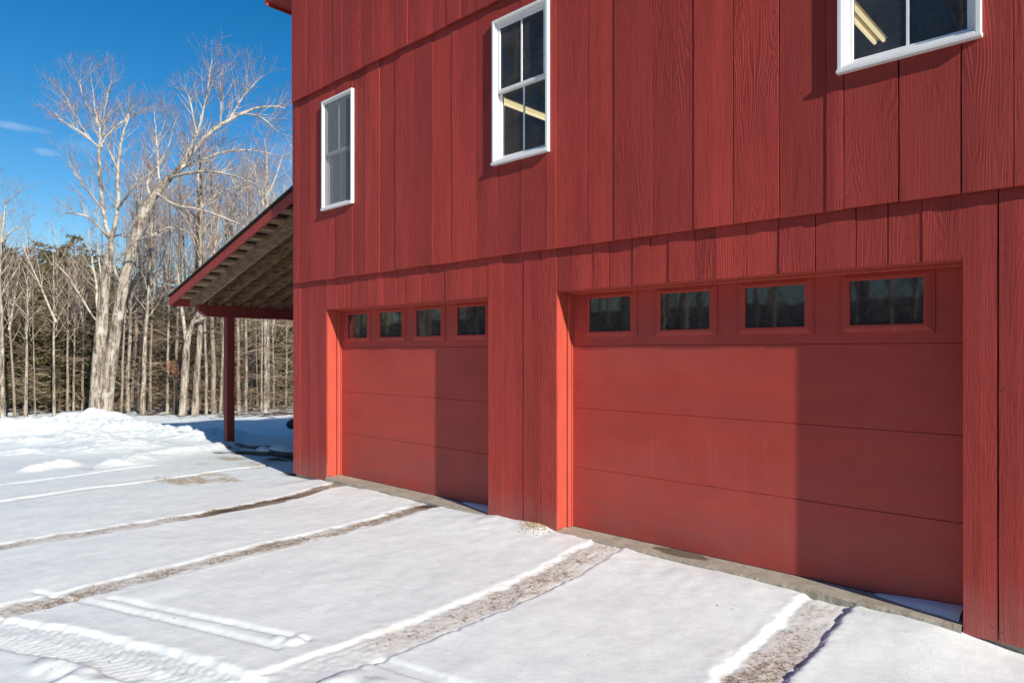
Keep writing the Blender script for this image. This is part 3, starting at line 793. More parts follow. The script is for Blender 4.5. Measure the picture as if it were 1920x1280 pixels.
def threshold(x0, x1, seed):
    """broken concrete lip in front of a door"""
    mb = MB(); xs = np.linspace(x0 + .004, x1 - .004, 260); prev = None
    for x in xs:
        e = -.022 + .03 * float(fbm(np.array([x * 2.0]), np.array([3.1]), seed, 3)[0]) + .014 * float(fbm(np.array([x * 17]), np.array([1.7]), seed + 3, 3)[0])
        ch = .006 + .016 * abs(float(fbm(np.array([x * 24]), np.array([.7]), seed + 9, 2)[0]))
        col = [mb.vert((x, .42, .034)), mb.vert((x, .08, .034)), mb.vert((x, e + .022, .033 - ch * .25)), mb.vert((x, e, .033 - ch)), mb.vert((x, e - .003, -.01)), mb.vert((x, e - .006, -.10))]
        if prev:
            for a, b_ in zip(range(5), range(1, 6)): mb.face(prev[a], prev[b_], col[b_], col[a])
        prev = col
    return bpart(mb, 'concrete_threshold', M['concrete'], fix=True)
for k, (a, b_) in enumerate(DOORS): jamb(a, b_); threshold(a, b_, 90 + k)

# ---- lean-to on the far side wall
XE = -13.95; SL = .278; LZ = 2.60               # eave x, pitch, fascia bottom at the eave
YF, YB = .18, 7.6
def lz(x): return LZ + SL * (x - XE)
XW = XL - .035
mb = MB()
A = [(XE - .05, YF + .02, lz(XE - .05) + .155), (XW, YF + .02, lz(XW) + .155), (XW, YB, lz(XW) + .155), (XE - .05, YB, lz(XE - .05) + .155)]
mb.hexa(A + [(p[0], p[1], p[2] + .022) for p in A])
mb.mi = 1
B = [(XE - .07, YF - .03, lz(XE - .07) + .180), (XW, YF - .03, lz(XW) + .180), (XW, YB + .03, lz(XW) + .180), (XE - .07, YB + .03, lz(XE - .07) + .180)]
mb.hexa(B + [(p[0], p[1], p[2] + .022) for p in B])
lean = bpart(mb, 'lean_to', [M['deck_shade'], M['shingle']]); lean['label'] = 'open lean-to roof on the far side of the barn'
# purlins (seen as dark blocks between fascia and first rafter)
xk = XE + .10
while xk < XW - .05:
    z = lz(xk) + .108
    mb = MB(); mb.hexa([(xk, YF + .034, lz(xk) + .105), (xk + .16, YF + .034, lz(xk + .16) + .105), (xk + .16, .548, lz(xk + .16) + .105), (xk, .548, lz(xk) + .105),
                        (xk, YF + .034, lz(xk) + .154), (xk + .16, YF + .034, lz(xk + .16) + .154), (xk + .16, .548, lz(xk + .16) + .154), (xk, .548, lz(xk) + .154)])
    bpart(mb, 'lookout', M['deck'], lean); xk += .36
yk = .55; k = 0
while yk < YB - .05:
    mb = MB(); a = XE + .02
    # plumb cut at the wall, level cut at the tail
    zt = lambda x: lz(x) + .150
    zb = lambda x: lz(x) - .118
    xq = XE + .118 / SL + .0
    P = [(a, LZ - .002), (xq, LZ - .002), (XW, zb(XW)), (XW, zt(XW)), (a, zt(a))]
    f0 = [mb.vert((x, yk, z)) for x, z in P]; f1 = [mb.vert((x, yk + .055, z)) for x, z in P]
    mb.face(*f0); mb.face(*reversed(f1))
    for q in range(5): mb.face(f0[q], f0[(q + 1) % 5], f1[(q + 1) % 5], f1[q])
    o = bpart(mb, 'rafter', M['wood_lit'] if k == 0 else M['wood'], lean)
    yk += .355; k += 1
mb = MB()
mb.hexa([(XE - .03, YF, lz(XE - .03)), (XW, YF, lz(XW)), (XW, YF + .032, lz(XW)), (XE - .03, YF + .032, lz(XE - .03)), (XE - .03, YF, lz(XE - .03) + .154), (XW, YF, lz(XW) + .154), (XW, YF + .032, lz(XW) + .154), (XE - .03, YF + .032, lz(XE - .03) + .154)], .003)
bpart(mb, 'fascia', M['fascia_red'], lean)
mb = MB(); mb.box(XE - .055, XE - .031, YF, YB, LZ - .01, LZ + .14, .003)
bpart(mb, 'eave_board', M['fascia_red'], lean)
XB = -13.53
mb = MB()
Pz = [(.53, 2.605), (.53, 2.50), (.70, 2.385), (7.4, 2.385), (7.4, 2.605)]
f0 = [mb.vert((XB - .07, y, z)) for y, z in Pz]; f1 = [mb.vert((XB + .07, y, z)) for y, z in Pz]
mb.face(*f0); mb.face(*reversed(f1))
for q in range(5): mb.face(f0[q], f0[(q + 1) % 5], f1[(q + 1) % 5], f1[q])
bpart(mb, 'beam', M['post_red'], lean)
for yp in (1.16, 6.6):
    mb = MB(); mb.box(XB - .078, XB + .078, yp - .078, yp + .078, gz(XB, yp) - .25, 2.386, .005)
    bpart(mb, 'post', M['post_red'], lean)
    mb = MB(); mb.box(XB - .095, XB - .0785, yp - .078, yp + .078, 2.40, 2.60, .002)

# ---- lights inside
def shop_light(x, ya, yb, z, label):
    root = empty('shop_light', (x, (ya + yb) / 2, z)); l = (yb - ya) / 2
    tag(root, label, 'ceiling light', 'shop lights upstairs')
    mb = MB(); mb.hexa([(-.085, -l, -.03), (.085, -l, -.03), (.085, l, -.03), (-.085, l, -.03), (-.03, -l, .06), (.03, -l, .06), (.03, l, .06), (-.03, l, .06)]); mb.build('reflector', M['tin'], root)
    for s_ in (-.045, .045):
        mb = MB(); mb.tube([(s_, -l + .03, -.05), (s_, l - .03, -.05)], [.019, .019], 10, True); mb.build('tube', M['tube'], root, smooth=True)
    mb = MB()
    for q in (-l * .6, l * .6): mb = MB(); mb.tube([(0, q, .06), (0, q, 5.44 - z)], [.006, .006], 5); mb.build('hanger', M['black'], root)
    return root
p = at_depth(945, 183, 1); d = ray(945, 190)
def light_at(px, py, z):
    d = ray(px, py); return CAM + d * ((z - CAM.z) / d.z)
q = light_at(948, 186, 5.20); shop_light(q.x, q.y - .7, q.y + 1.7, 5.20, 'cream twin-tube shop light seen through the middle window')
q2 = light_at(1650, 72, 5.20); shop_light(q2.x, q2.y - 2.44, q2.y, 5.20, 'cream twin-tube shop light seen through the top right window')

# ---- drifts of blown snow left on the thresholds
def drift(x0, x1, hgt, seed, label):
    mb = MB(); n_ = 70; prev = None
    for i in range(n_ + 1):
        t = i / n_; x = x0 + (x1 - x0) * t
        s_ = (t ** .7) * (1 + .25 * float(fbm(np.array([x * 9]), np.array([.3]), seed, 3)[0]))
        hh = hgt * s_ + .002
        wdt = .02 + .16 * s_
        col = [mb.vert((x - x0, DY - .006 - .0, .036 + hh)), mb.vert((x - x0, DY - .006 - wdt * .35, .036 + hh * .93)), mb.vert((x - x0, DY - .006 - wdt * .75, .036 + hh * .55)), mb.vert((x - x0, DY - .006 - wdt, .030))]
        if prev:
            for k in range(3): mb.face(prev[k], prev[k + 1], col[k + 1], col[k])
        prev = col
    o = mb.build('snow_drift', M['snow'], smooth=True); o.location = (x0, 0, 0); return tag(o, label, 'snow drift')
drift(wx(1640, .2), DOORS[1][1] - .03, .045, 7, 'thin strip of shaded snow on the threshold of the right garage door')
drift(wx(868, .2), DOORS[0][1] - .03, .030, 9, 'small wedge of shaded snow on the threshold of the left garage door')

# ---- gravel heap, straw, stones
def pebbles(name, cx, cy, rx, ry, n_, smin, smax, material, label, cat, seed):
    r_ = random.Random(seed); mb = MB()
    for _ in range(n_):
        a = r_.uniform(0, 6.283); q = abs(r_.gauss(0, .5)); x = cx + math.cos(a) * q * rx; y = cy + math.sin(a) * q * ry
        if y > -.02 and x > XL: continue
        s_ = r_.uniform(smin, smax); z = gz(x, y) + s_ * .3
        vs = [Vector((1, 0, 0)), Vector((-1, 0, 0)), Vector((0, 1, 0)), Vector((0, -1, 0)), Vector((0, 0, .8)), Vector((0, 0, -.8))]
        M3 = Matrix.Rotation(r_.uniform(0, 6), 3, 'Z') @ Matrix.Rotation(r_.uniform(-.5, .5), 3, 'X')
        ids = [mb.vert(Vector((x, y, z)) + M3 @ (v * s_ * r_.uniform(.7, 1.2))) for v in vs]
        for f in ((0, 2, 4), (2, 1, 4), (1, 3, 4), (3, 0, 4), (2, 0, 5), (1, 2, 5), (3, 1, 5), (0, 3, 5)): mb.face(*[ids[k] for k in f])
    o = mb.build(name, material); return tag(o, label, cat, kind='stuff')
c = on_z(1006, 1001, -.03)
pebbles('gravel', c.x, c.y, .20, .20, 520, .004, .011, M['gravel'], 'patch of tan gravel on the snow at the foot of the door pillar', 'gravel', 3)
c = on_z(560, 884, -.03)
mb = MB(); r_ = random.Random(8)
for _ in range(16):
    px = r_.uniform(1850, 1910); c = on_z(px, 1183 + (px - 1850) * .42 + r_.uniform(-4, 10), -.07); a = r_.uniform(-.5, .9); l = r_.uniform(.02, .07)
    z = gz(c.x, c.y); e = Vector((math.cos(a) * l, math.sin(a) * l, r_.uniform(.0, .02)))
    mb.tube([(c.x, c.y, z + .004), Vector((c.x, c.y, z + .008)) + e * .5, Vector((c.x, c.y, z + .004)) + e], [.002, .0018, .001], 4)
tag(mb.build('dry_grass', M['strawm']), 'few dry grass stems lying on snow by the right end of the barn', 'grass', kind='stuff')

def lump(name, loc, size, seed, label, cat, material, cap=None):
    mb = MB(); n1, n2 = 18, 11; ids = {}
    for j in range(n2 + 1):
        th = math.pi * j / n2
        for i in range(n1):
            ph = 2 * math.pi * i / n1
            d = Vector((math.sin(th) * math.cos(ph), math.sin(th) * math.sin(ph), math.cos(th)))
            k = 1 + .55 * float(fbm(np.array([d.x * 1.7 + seed]), np.array([d.y * 1.7 + d.z * 1.3]), seed, 3)[0])
            ids[i, j] = mb.vert((d.x * size[0] * k, d.y * size[1] * k, d.z * size[2] * k))
    for j in range(n2):
        for i in range(n1):
            zc = math.cos(math.pi * (j + .5) / n2); mb.mi = 1 if (cap and zc > cap) else 0
            mb.face(ids[i, j], ids[i, j + 1], ids[(i + 1) % n1, j + 1], ids[(i + 1) % n1, j])
    o = mb.build(name, [material, M['snow']], smooth=True); o.location = loc; return tag(o, label, cat)
c = on_z(535, 850, -.10); lump('rock', (c.x, c.y, gz(c.x, c.y) + .05), (.50, .22, .13), 3, 'long snow-capped grey stone in the shade beside the barn corner', 'rock', M['rock'], .35)
c = on_z(496, 848, -.10); lump('rock', (c.x, c.y, gz(c.x, c.y) + .04), (.22, .16, .10), 6, 'small snow-capped grey stone between the porch post and the long stone', 'rock', M['rock'], .35)
c = on_z(552, 787, -.3); lump('tarp_bundle', (c.x + .12, c.y, gz(c.x, c.y) + .14), (.30, .25, .16), 11, 'black bundle poking out behind the barn corner at the edge of the shade', 'bundle', M['tarp'])

# ================================================================ TREES
def perp(d, rng):
    a = Vector((rng.gauss(0, 1), rng.gauss(0, 1), rng.gauss(0, 1))); a -= d * a.dot(d); return a.normalized()

def limb(mb, p, d, length, r0, lv, maxlv, rng, trop=.12, spread=.75, dens=1.0, tip=.0035, wig=.10):
    nseg = max(2, min(7, int(length / .55) + 2)); step = length / nseg
    pts = [p.copy()]; d = d.normalized(); dirs = [d]
    for i in range(nseg):
        d = (d + perp(d, rng) * wig * rng.random() * 1.6 + Vector((0, 0, trop * (.3 + .7 * i / nseg)))).normalized()
        p = p + d * step; pts.append(p); dirs.append(d)
    rad = [max(tip, r0 * (1 - .82 * i / nseg)) for i in range(nseg + 1)]
    mb.cur = min(1.0, max(0, (lv - .6) / max(1, maxlv - .6))) if r0 < .035 else 0.0
    mb.tube(pts, rad, 5 if r0 > .03 else (4 if r0 > .012 else 3))
    if lv >= maxlv: return
    nch = max(2, int(dens * (length * 2.0 + 2)))
    for k in range(nch):
        t = rng.uniform(.22, 1.0); f = t * nseg; i = min(nseg - 1, int(f)); q = pts[i].lerp(pts[i + 1], f - i)
        pd = perp(dirs[i], rng); nd = (dirs[i] * rng.uniform(.55, 1.0) + pd * spread * rng.uniform(.6, 1.2)).normalized()
        ll = length * rng.uniform(.32, .62) * (1.15 - .5 * t)
        limb(mb, q, nd, max(.25, ll), max(tip, rad[i] * rng.uniform(.45, .7)), lv + 1, maxlv, rng, trop, spread, dens, tip, wig)

def make_bare(name, h, r0, seed, kind=0):
    """returns (trunk mesh data, crown mesh data)"""
    rng = random.Random(seed)
    n_ = 12; pts = []; rad = []; x = y = 0; lean = Vector((rng.uniform(-.03, .03), rng.uniform(-.03, .03), 0))
    for i in range(n_ + 1):
        t = i / n_
        x += rng.uniform(-.07, .07) + lean.x * h / n_; y += rng.uniform(-.07, .07) + lean.y * h / n_
        pts.append(Vector((x if i else 0, y if i else 0, t * h - .25 * (i == 0)))); rad.append(max(.012, r0 * (1 - .80 * t ** 1.05) * (1.22 if i == 0 else 1)))
    tb = MB(); tb.tube(pts, rad, 9)
    cb = MB()
    def at(t):
        f = t * n_; i = min(n_ - 1, int(f)); return pts[i].lerp(pts[i + 1], f - i), rad[i]
    nb = 26 if kind != 2 else 18
    for k in range(nb):
        t = .42 + .56 * (k / nb) ** .85; p, r = at(t)
        az = k * 2.4 + rng.uniform(-.5, .5); up = rng.uniform(.5, 1.25) * (1 if t > .5 else .75)
        d = Vector((math.cos(az), math.sin(az), up * 1.5 + .2))
        ll = h * (.27 - .18 * t) * rng.uniform(.6, 1.2)
        limb(cb, p, d, max(.5, ll), min(r * .45, .008 + .007 * ll), 1, 3, rng, .18, .6, .80, .0034)
    if kind == 1:                          # forked leader
        p, r = at(.5); limb(cb, p, Vector((rng.uniform(-.4, .4), rng.uniform(-.4, .4), 1)), h * .45, r * .75, 0, 3, rng, .1, .6, .8, .0042, .06)
    for k in range(7):                     # dead stubs and drooping twigs low down
        t = rng.uniform(.10, .42); p, r = at(t); az = rng.uniform(0, 6.283)
        limb(cb, p, Vector((math.cos(az), math.sin(az), rng.uniform(-.1, .35))), rng.uniform(.4, 1.2), .008, 2, 3, rng, -.03, .7, .8, .0032)
    return tb, cb

PROTO = []
for k in range(7):
    tb, cb = make_bare('bare_tree', 11.0, .15, 100 + k, k % 3)
    t = tb.build('trunk', M['bark'] if k % 2 == 0 else M['bark2'], smooth=True, fix=False); cr = cb.build('crown', M['twig'], attr='rnd', fix=False, smooth=True)
    PROTO.append((t, cr)); COL.objects.unlink(t); COL.objects.unlink(cr)

TREE_N = 0
def bare_tree(px, D, width_px, top_py, k, rotz, lean, label, group, name='bare_tree'):
    """one standing tree: base column in the photo, distance, trunk width in px, height reached"""
    g = at_depth(px, 700, D); z = gz(g.x, g.y) - .05
    h = (CAM.z + (HOR - top_py) * D / F) - z
    root = empty(name, (g.x, g.y, z))
    sxy = max(.22, (width_px * D / F) / .34); sh = h / 11.0
    root.rotation_euler = (R(lean) * RIGHT.y * -1, R(lean) * RIGHT.x, 0)
    root.rotation_euler.rotate_axis('Z', rotz)
    tag(root, label, 'tree', group)
    for o in PROTO[k % len(PROTO)]:
        c = o.copy(); COL.objects.link(c); c.parent = root
        c.scale = (sxy, sxy, sh) if o.name.startswith('trunk') else (sh * 1.0, sh * 1.0, sh)
    return root

GF = 'bare trees along the front edge of the woods'
FRONT = [  # px, depth, width px, top px, proto, lean deg, label
    (5, 29, 10, 395, 0, -1, 'thick pale bare trunk at the far left edge of the woods'),
    (27, 32, 6, 455, 1, -2, 'thin bare tree leaning left, second from the left edge of the woods'),
    (48, 31, 7, 430, 2, 1, 'straight slim bare tree forking high, third from the left edge of the woods'),
    (66, 33, 4, 470, 3, 0, 'very thin pale sapling behind the left end of the tall snow heap'),
    (101, 31, 6, 425, 4, -1.5, 'slim pale tree with wavy trunk rising over the left hump of the snow heap'),
    (127, 33, 6, 450, 5, 0, 'thin grey tree over the middle of the snow heap'),
    (138, 34, 5, 455, 6, 2, 'thin sapling pair-mate standing just left of the brown trunk'),
    (155, 36, 6, 470, 1, 0, 'thin brownish trunk just left of the twin-trunked tree'),
    (199, 33, 7, 420, 2, 0, 'pale bare tree close against the right side of the twin-trunked tree'),
    (227, 33, 6, 400, 3, 1, 'thin straight bare tree, first with clear gaps right of the twin-trunked tree'),
    (240, 34, 9, 365, 4, 2.5, 'bare tree leaning slightly right, two places right of the twin-trunked tree'),
    (254, 36, 9, 330, 5, 0, 'dark grey straight bare trunk behind the right end of the snow heap'),
    (266, 33, 10, 350, 6, 3, 'stout grey bare trunk leaning right in the close cluster of three'),
    (273, 36, 7, 300, 0, 1, 'middle trunk of the close cluster of three bare trees'),
    (282, 35, 6, 290, 1, .5, 'pale slim trunk at the right of the close cluster of three bare trees'),
    (314, 34, 6, 330, 2, 1, 'pale straight thin tree below the lean-to eave tip, by the rusty leaves'),
    (328, 35, 8, 340, 3, 0, 'medium bare tree among the rusty oak leaves'),
    (352, 36, 7, 300, 5, -1, 'bare tree tucked tight behind the stout pale trunk'),
    (365, 33, 14, 260, 6, .5, 'second stout pale trunk, right of the stout trunk by the rusty leaves'),
    (386, 34, 7, 300, 0, 0, 'straight slim bare tree under the chamfered beam end'),
    (402, 34, 11, 300, 1, -1, 'grey bare tree two trunks left of the red porch post'),
    (413, 35, 7, 310, 2, 1, 'pale bare tree just left of the red porch post'),
    (448, 34, 8, 320, 3, 0, 'pale bare trunk just right of the red porch post'),
    (460, 35, 7, 330, 4, 0, 'slim bare tree second to the right of the red porch post'),
    (472, 36, 5, 420, 5, 2, 'thin Y-forked sapling under the middle of the porch beam'),
    (490, 34, 5, 330, 6, 0, 'thinner left trunk of the touching pale pair under the porch beam'),
    (497, 34, 8, 270, 0, .4, 'thicker right trunk of the touching pale pair, rising above the lean-to roof'),
    (513, 38, 6, 480, 1, 0, 'short grey trunk between the touching pair and the barn corner'),
    (536, 40, 5, 470, 2, 0, 'thin trunk seen right beside the barn corner'),
]
for i, (px, D, w, top, k, ln, lab) in enumerate(FRONT):
    bare_tree(px, D, w, top, k, i * 1.7, ln, lab, GF)
r_ = random.Random(77)
GB = 'thin bare trees deep in the woods'
for i in range(52):
    px = -40 + i * 11.8 + r_.uniform(-5, 5); D = r_.uniform(39, 52)
    top = (455 if px < 100 else 400 if px < 240 else 315) + r_.uniform(-50, 60)
    if px < 240: top = r_.uniform(500, 600)
    bare_tree(px, D, r_.uniform(4, 7.5), top, r_.randrange(7), r_.uniform(0, 6), r_.uniform(-2, 2), 'slim bare tree deep in the woods behind the front row of trunks', GB)

# ---- the big twin-trunked tree, limbs traced at its own distance
HD = 29.0
def hp(px, py, dz=0.0): return at_depth(px, py, HD + dz)
hb = hp(190, 770); hzb = gz(hb.x, hb.y)
hero = empty('maple_tree', (hb.x, hb.y, hzb))
tag(hero, 'huge pale bare maple with two trunks, the right one arching over to the right', 'tree')
HO = Vector((hb.x, hb.y, hzb))
def path(pts, n=5):
    P = [hp(*p) - HO for p in pts]; out = []
    for i in range(len(P) - 1):
        p0, p1, p2, p3 = P[max(i - 1, 0)], P[i], P[i + 1], P[min(i + 2, len(P) - 1)]
        for k in range(n):
            t = k / n; out.append(.5 * ((2 * p1) + (p2 - p0) * t + (2 * p0 - 5 * p1 + 4 * p2 - p3) * t * t + (3 * p1 - p0 - 3 * p2 + p3) * t ** 3))
    out.append(P[-1]); return out
U_ = HD / F
def rads(w, n): return [float(x) * U_ * .5 for x in np.interp(np.linspace(0, 1, n), np.linspace(0, 1, len(w)), w)]
# trunk outlines
tA = [(180, 800), (181, 770), (184, 700), (190, 620), (196, 540), (203, 490), (208, 455)]
tB = [(196, 800), (199, 770), (207, 690), (217, 620), (229, 550), (243, 490), (256, 440), (272, 395), (290, 365), (318, 333)]
hmb = MB()
P = path(tA); hmb.tube(P, rads([32, 27, 24, 22, 18, 16, 14], len(P)), 12); hmb.build('trunk', M['bark'], hero, smooth=True)['label'] = 'upright left trunk'
hmb = MB()
P = path(tB); hmb.tube(P, rads([24, 22, 21, 20, 20, 20, 19, 18, 16, 12], len(P)), 12); hmb.build('trunk', M['bark'], hero, smooth=True)['label'] = 'leaning right trunk'
LIMBS = [  # px points, widths, twig density
    ([(208, 455), (200, 425, .3), (192, 380, .6), (187, 330, .8), (186, 275, 1)], [12, 11, 10, 9, 8], .5),
    ([(186, 275, 1), (188, 250, 1), (178, 205, 1.3), (172, 150, 1.5)], [7, 6, 4, 2], 1.2),
    ([(187, 278, 1), (170, 262, .6), (140, 240, .2), (115, 225, 0), (104, 212, 0)], [6, 5, 4, 3, 1.5], 1.2),
    ([(165, 258, .6), (145, 225, 1), (125, 185, 1.4), (118, 172, 1.5)], [4, 3.5, 3, 1.5], 1.2),
    ([(186, 280, 1), (200, 255, 1.5), (230, 228, 2), (258, 212, 2.2), (276, 205, 2.3)], [6, 5, 4, 3, 1.5], 1.2),
    ([(195, 255, 1.2), (195, 215, 1.2), (205, 165, 1), (210, 155, 1)], [4, 3.5, 3, 1.5], 1.2),
    ([(183, 232, 1.2), (160, 190, .5), (150, 160, .3), (152, 150, .3)], [3.5, 3, 2, 1], 1.1),
    ([(208, 455), (217, 420, -.5), (222, 370, -.8), (221, 310, -1), (228, 265, -1.2), (240, 222, -1.4), (248, 200, -1.5)], [12, 11, 10, 8, 6, 4, 2], .75),
    ([(222, 390, -.8), (240, 365, -1.5), (258, 340, -2), (266, 322, -2.2)], [7, 6, 4, 2], .9),
    ([(221, 318, -1), (208, 290, -1.4), (204, 268, -1.5)], [5, 4, 2], 1.),
    ([(206, 448, .1), (190, 430, -.6), (170, 410, -1), (150, 402, -1.2), (125, 400, -1.2), (112, 408, -1)], [8, 6, 5, 4, 3, 1.5], .9),
    ([(208, 452, .1), (220, 440, .8), (250, 443, 1.4), (275, 437, 1.6)], [7, 5, 4, 2], .8),
    ([(196, 395, .5), (170, 365, .2), (140, 325, 0), (128, 300, 0)], [6, 5, 3, 1.5], 1.0),
    ([(318, 333), (345, 308, .3), (365, 280, .5), (385, 257, .6), (410, 237, .7), (440, 220, .8), (480, 203, .9), (520, 200, 1), (535, 204, 1)], [16, 14, 12, 11, 10, 8, 6, 4, 2], .75),
    ([(318, 334), (335, 312, -.6), (352, 285, -.9), (372, 245, -1), (376, 215, -1.2)], [10, 8, 7, 5, 3], .9),
    ([(368, 250, -1), (360, 205, -1), (352, 175, -.8), (342, 165, -.8)], [5, 4, 3, 1.5], .9),
    ([(374, 240, -1), (385, 190, -1.2), (392, 150, -1.4), (397, 112, -1.4)], [5, 4, 3, 1.2], 1.2),
    ([(412, 237, .7), (415, 190, .3), (412, 150, .2), (418, 130, .1)], [5, 4, 2.5, 1.2], 1.2),
    ([(430, 225, .8), (450, 190, 1.1), (475, 160, 1.4), (490, 143, 1.5)], [5, 4, 3, 1.5], 1.3),
    ([(455, 213, .9), (490, 220, .4), (515, 242, .2), (528, 250, .1)], [5, 4, 2.5, 1.2], 1.0),
    ([(326, 325), (352, 310, 1), (380, 300, 1.5), (420, 285, 2), (470, 282, 2.2), (515, 290, 2.4)], [10, 9, 7, 6, 4, 2], .9),
    ([(318, 334, -.1), (350, 325, -1), (395, 322, -1.5), (440, 330, -2), (480, 345, -2.2)], [9, 8, 6, 4, 2], .9),
    ([(292, 362), (330, 385, -1), (370, 392, -1.5), (420, 408, -2), (470, 430, -2.3)], [9, 8, 6, 5, 3], .8),
    ([(372, 396, -1.5), (400, 370, -1.2), (440, 350, -1), (475, 352, -1)], [5, 4, 3, 1.5], .9),
    ([(285, 372), (275, 345, .8), (285, 330, 1), (305, 300, 1.2), (320, 262, 1.4), (330, 220, 1.5)], [7, 6, 5, 4, 3, 1.5], .9),
    ([(300, 350), (296, 300, .5), (292, 250, .8), (290, 210, 1)], [6, 5, 3, 1.5], 1.0),
    ([(262, 425), (285, 440, 1), (310, 428, 1.5), (340, 430, 2), (370, 445, 2.2)], [7, 6, 5, 3, 1.5], .8),
    ([(232, 540), (215, 500, -.6), (235, 470, -1.), (262, 448, -1.4), (300, 440, -1.6)], [8, 7, 6, 5, 3], .6),
    ([(186, 660, .1), (182, 560, .5), (178, 520, .7), (170, 470, 1), (165, 430, 1.2)], [7, 7, 6, 4, 2], .5),
    ([(196, 545, .1), (188, 520, .8), (186, 480, 1), (178, 430, 1.2)], [6, 5, 4, 2], .5),
    ([(180, 600, .2), (150, 555, .6), (125, 515, .9), (100, 490, 1)], [5, 4, 3, 1.5], .5),
]
cb = MB(); r_ = random.Random(9)
for pts, w, dens in LIMBS:
    P = path(pts, 4); n_ = len(P); rr = rads(w, n_); cb.cur = 0.0
    cb.tube([q + perp(Vector((0, 0, 1)), r_) * .02 for q in P], [max(.005, r * .70) for r in rr], 7)
    ln = sum((P[i + 1] - P[i]).length for i in range(n_ - 1))
    for k in range(int(ln * 7.0 * dens) + 3):
        t = r_.uniform(.15, 1.0); i = min(n_ - 2, int(t * (n_ - 1))); d = (P[i + 1] - P[i]).normalized()
        q = P[i].lerp(P[i + 1], r_.random())
        nd = (d * r_.uniform(.4, .9) + perp(d, r_) * .8 + Vector((0, 0, .45))).normalized()
        limb(cb, q, nd, r_.uniform(.55, 1.7) * (1.1 - .35 * t), min(.015, max(.005, rr[i] * .30)), 1, 3, r_, .20, .60, 1.0, .0030, .15)
cr = cb.build('crown', M['twig'], hero, attr='rnd', fix=False, smooth=True)

# the stout tree behind the eave tip, its trunk bending right
def traced_tree(name, D, trunks, limbs, label, seed, matr='bark'):
    b0 = at_depth(trunks[0][0][0][0], 700, D); z0 = gz(b0.x, b0.y); O = Vector((b0.x, b0.y, z0)); root = empty(name, O)
    tag(root, label, 'tree', GF); rg = random.Random(seed); u = D / F
    def pth(pts):
        return [at_depth(p[0], p[1], D + (p[2] if len(p) > 2 else 0)) - O for p in pts]
    for pts, w in trunks:
        mb = MB(); Pp = pth(pts); mb.tube(Pp, [x * u * .5 for x in w], 10); mb.build('trunk', M[matr], root, smooth=True)
    mb = MB()
    for pts, w, dn in limbs:
        Pp = pth(pts); mb.cur = 0; mb.tube(Pp, [x * u * .5 for x in w], 6); n_ = len(Pp)
        ln = sum((Pp[i + 1] - Pp[i]).length for i in range(n_ - 1))
        for k in range(int(ln * 5 * dn) + 3):
            t = rg.uniform(.1, 1); i = min(n_ - 2, int(t * (n_ - 1))); d = (Pp[i + 1] - Pp[i]).normalized(); q = Pp[i].lerp(Pp[i + 1], rg.random())
            limb(mb, q, (d * .7 + perp(d, rg) * .8 + Vector((0, 0, .3))).normalized(), rg.uniform(.6, 1.8), .010, 1, 3, rg, .12, .7, .9, .0045, .13)
    mb.build('crown', M['twig'], root, attr='rnd', fix=False, smooth=True); return root
traced_tree('maple_tree', 32.5, [([(341, 800), (343, 770), (346, 720), (349, 660), (353, 630), (362, 605), (376, 580)], [18, 15, 14, 13, 11, 9, 7])],
            [([(376, 580), (388, 555), (398, 520), (404, 480)], [7, 6, 4, 2], .7), ([(350, 645), (344, 600), (338, 560), (332, 500)], [8, 6, 5, 3], .6), ([(362, 605), (395, 590), (430, 575)], [5, 4, 2], .6)],
            'stout pale trunk bending right beside the rusty oak leaves', 31)
traced_tree('maple_tree', 36, [([(372, 800), (372, 700), (371, 600), (372, 500), (373, 440), (374, 400), (373, 360)], [12, 11, 11, 10, 10, 8, 7])],
            [([(373, 360), (372, 320, .5), (376, 290, .8)], [6, 4, 2], 1.1), ([(372, 470), (356, 430, .4), (350, 390, .6), (352, 350, .8)], [7, 6, 5, 3], .9), ([(373, 500), (392, 460, -.5), (420, 440, -1), (455, 400, -1.2)], [7, 6, 5, 3], .9),
             ([(373, 450), (395, 420, .5), (425, 390, .8), (460, 350, 1), (480, 310, 1)], [6, 5, 4, 3, 2], 1.0), ([(373, 410), (340, 385), (310, 370)], [5, 4, 2], .9)],
            'dark upright bare tree behind the arching maple, above the lean-to roof', 33, 'barkd')
traced_tree('maple_tree', 37, [([(501, 790), (501, 640), (500, 520), (500, 420), (501, 350), (499, 310)], [10, 9, 8, 7, 6, 4])],
            [([(500, 400), (486, 360), (478, 320)], [4, 3, 1.5], 1.0), ([(500, 370), (518, 330), (530, 290)], [4, 3, 1.5], 1.1), ([(500, 330), (500, 290), (495, 260)], [4, 3, 1.5], 1.1), ([(500, 430), (480, 410), (455, 400)], [4, 3, 1.5], 1.0), ([(500, 450), (525, 420), (540, 395)], [4, 3, 1.5], 1.0)],
            'tall slim pale tree rising behind the lean-to roof next to the barn wall', 35)
# bare tops leaning in from the left edge
traced_tree('maple_tree', 31, [([(-28, 800), (-24, 700), (-18, 600), (-10, 520), (0, 470), (14, 440)], [12, 11, 10, 8, 6, 4])],
            [([(14, 440), (30, 425), (50, 430)], [3, 2, 1], 1.0), ([(-10, 520), (4, 450), (8, 400), (12, 375)], [5, 4, 3, 1.5], 1.0), ([(-18, 600), (10, 540), (35, 500)], [5, 3, 2], .8)],
            'bare tree leaning in from outside the left edge of the picture', 37)

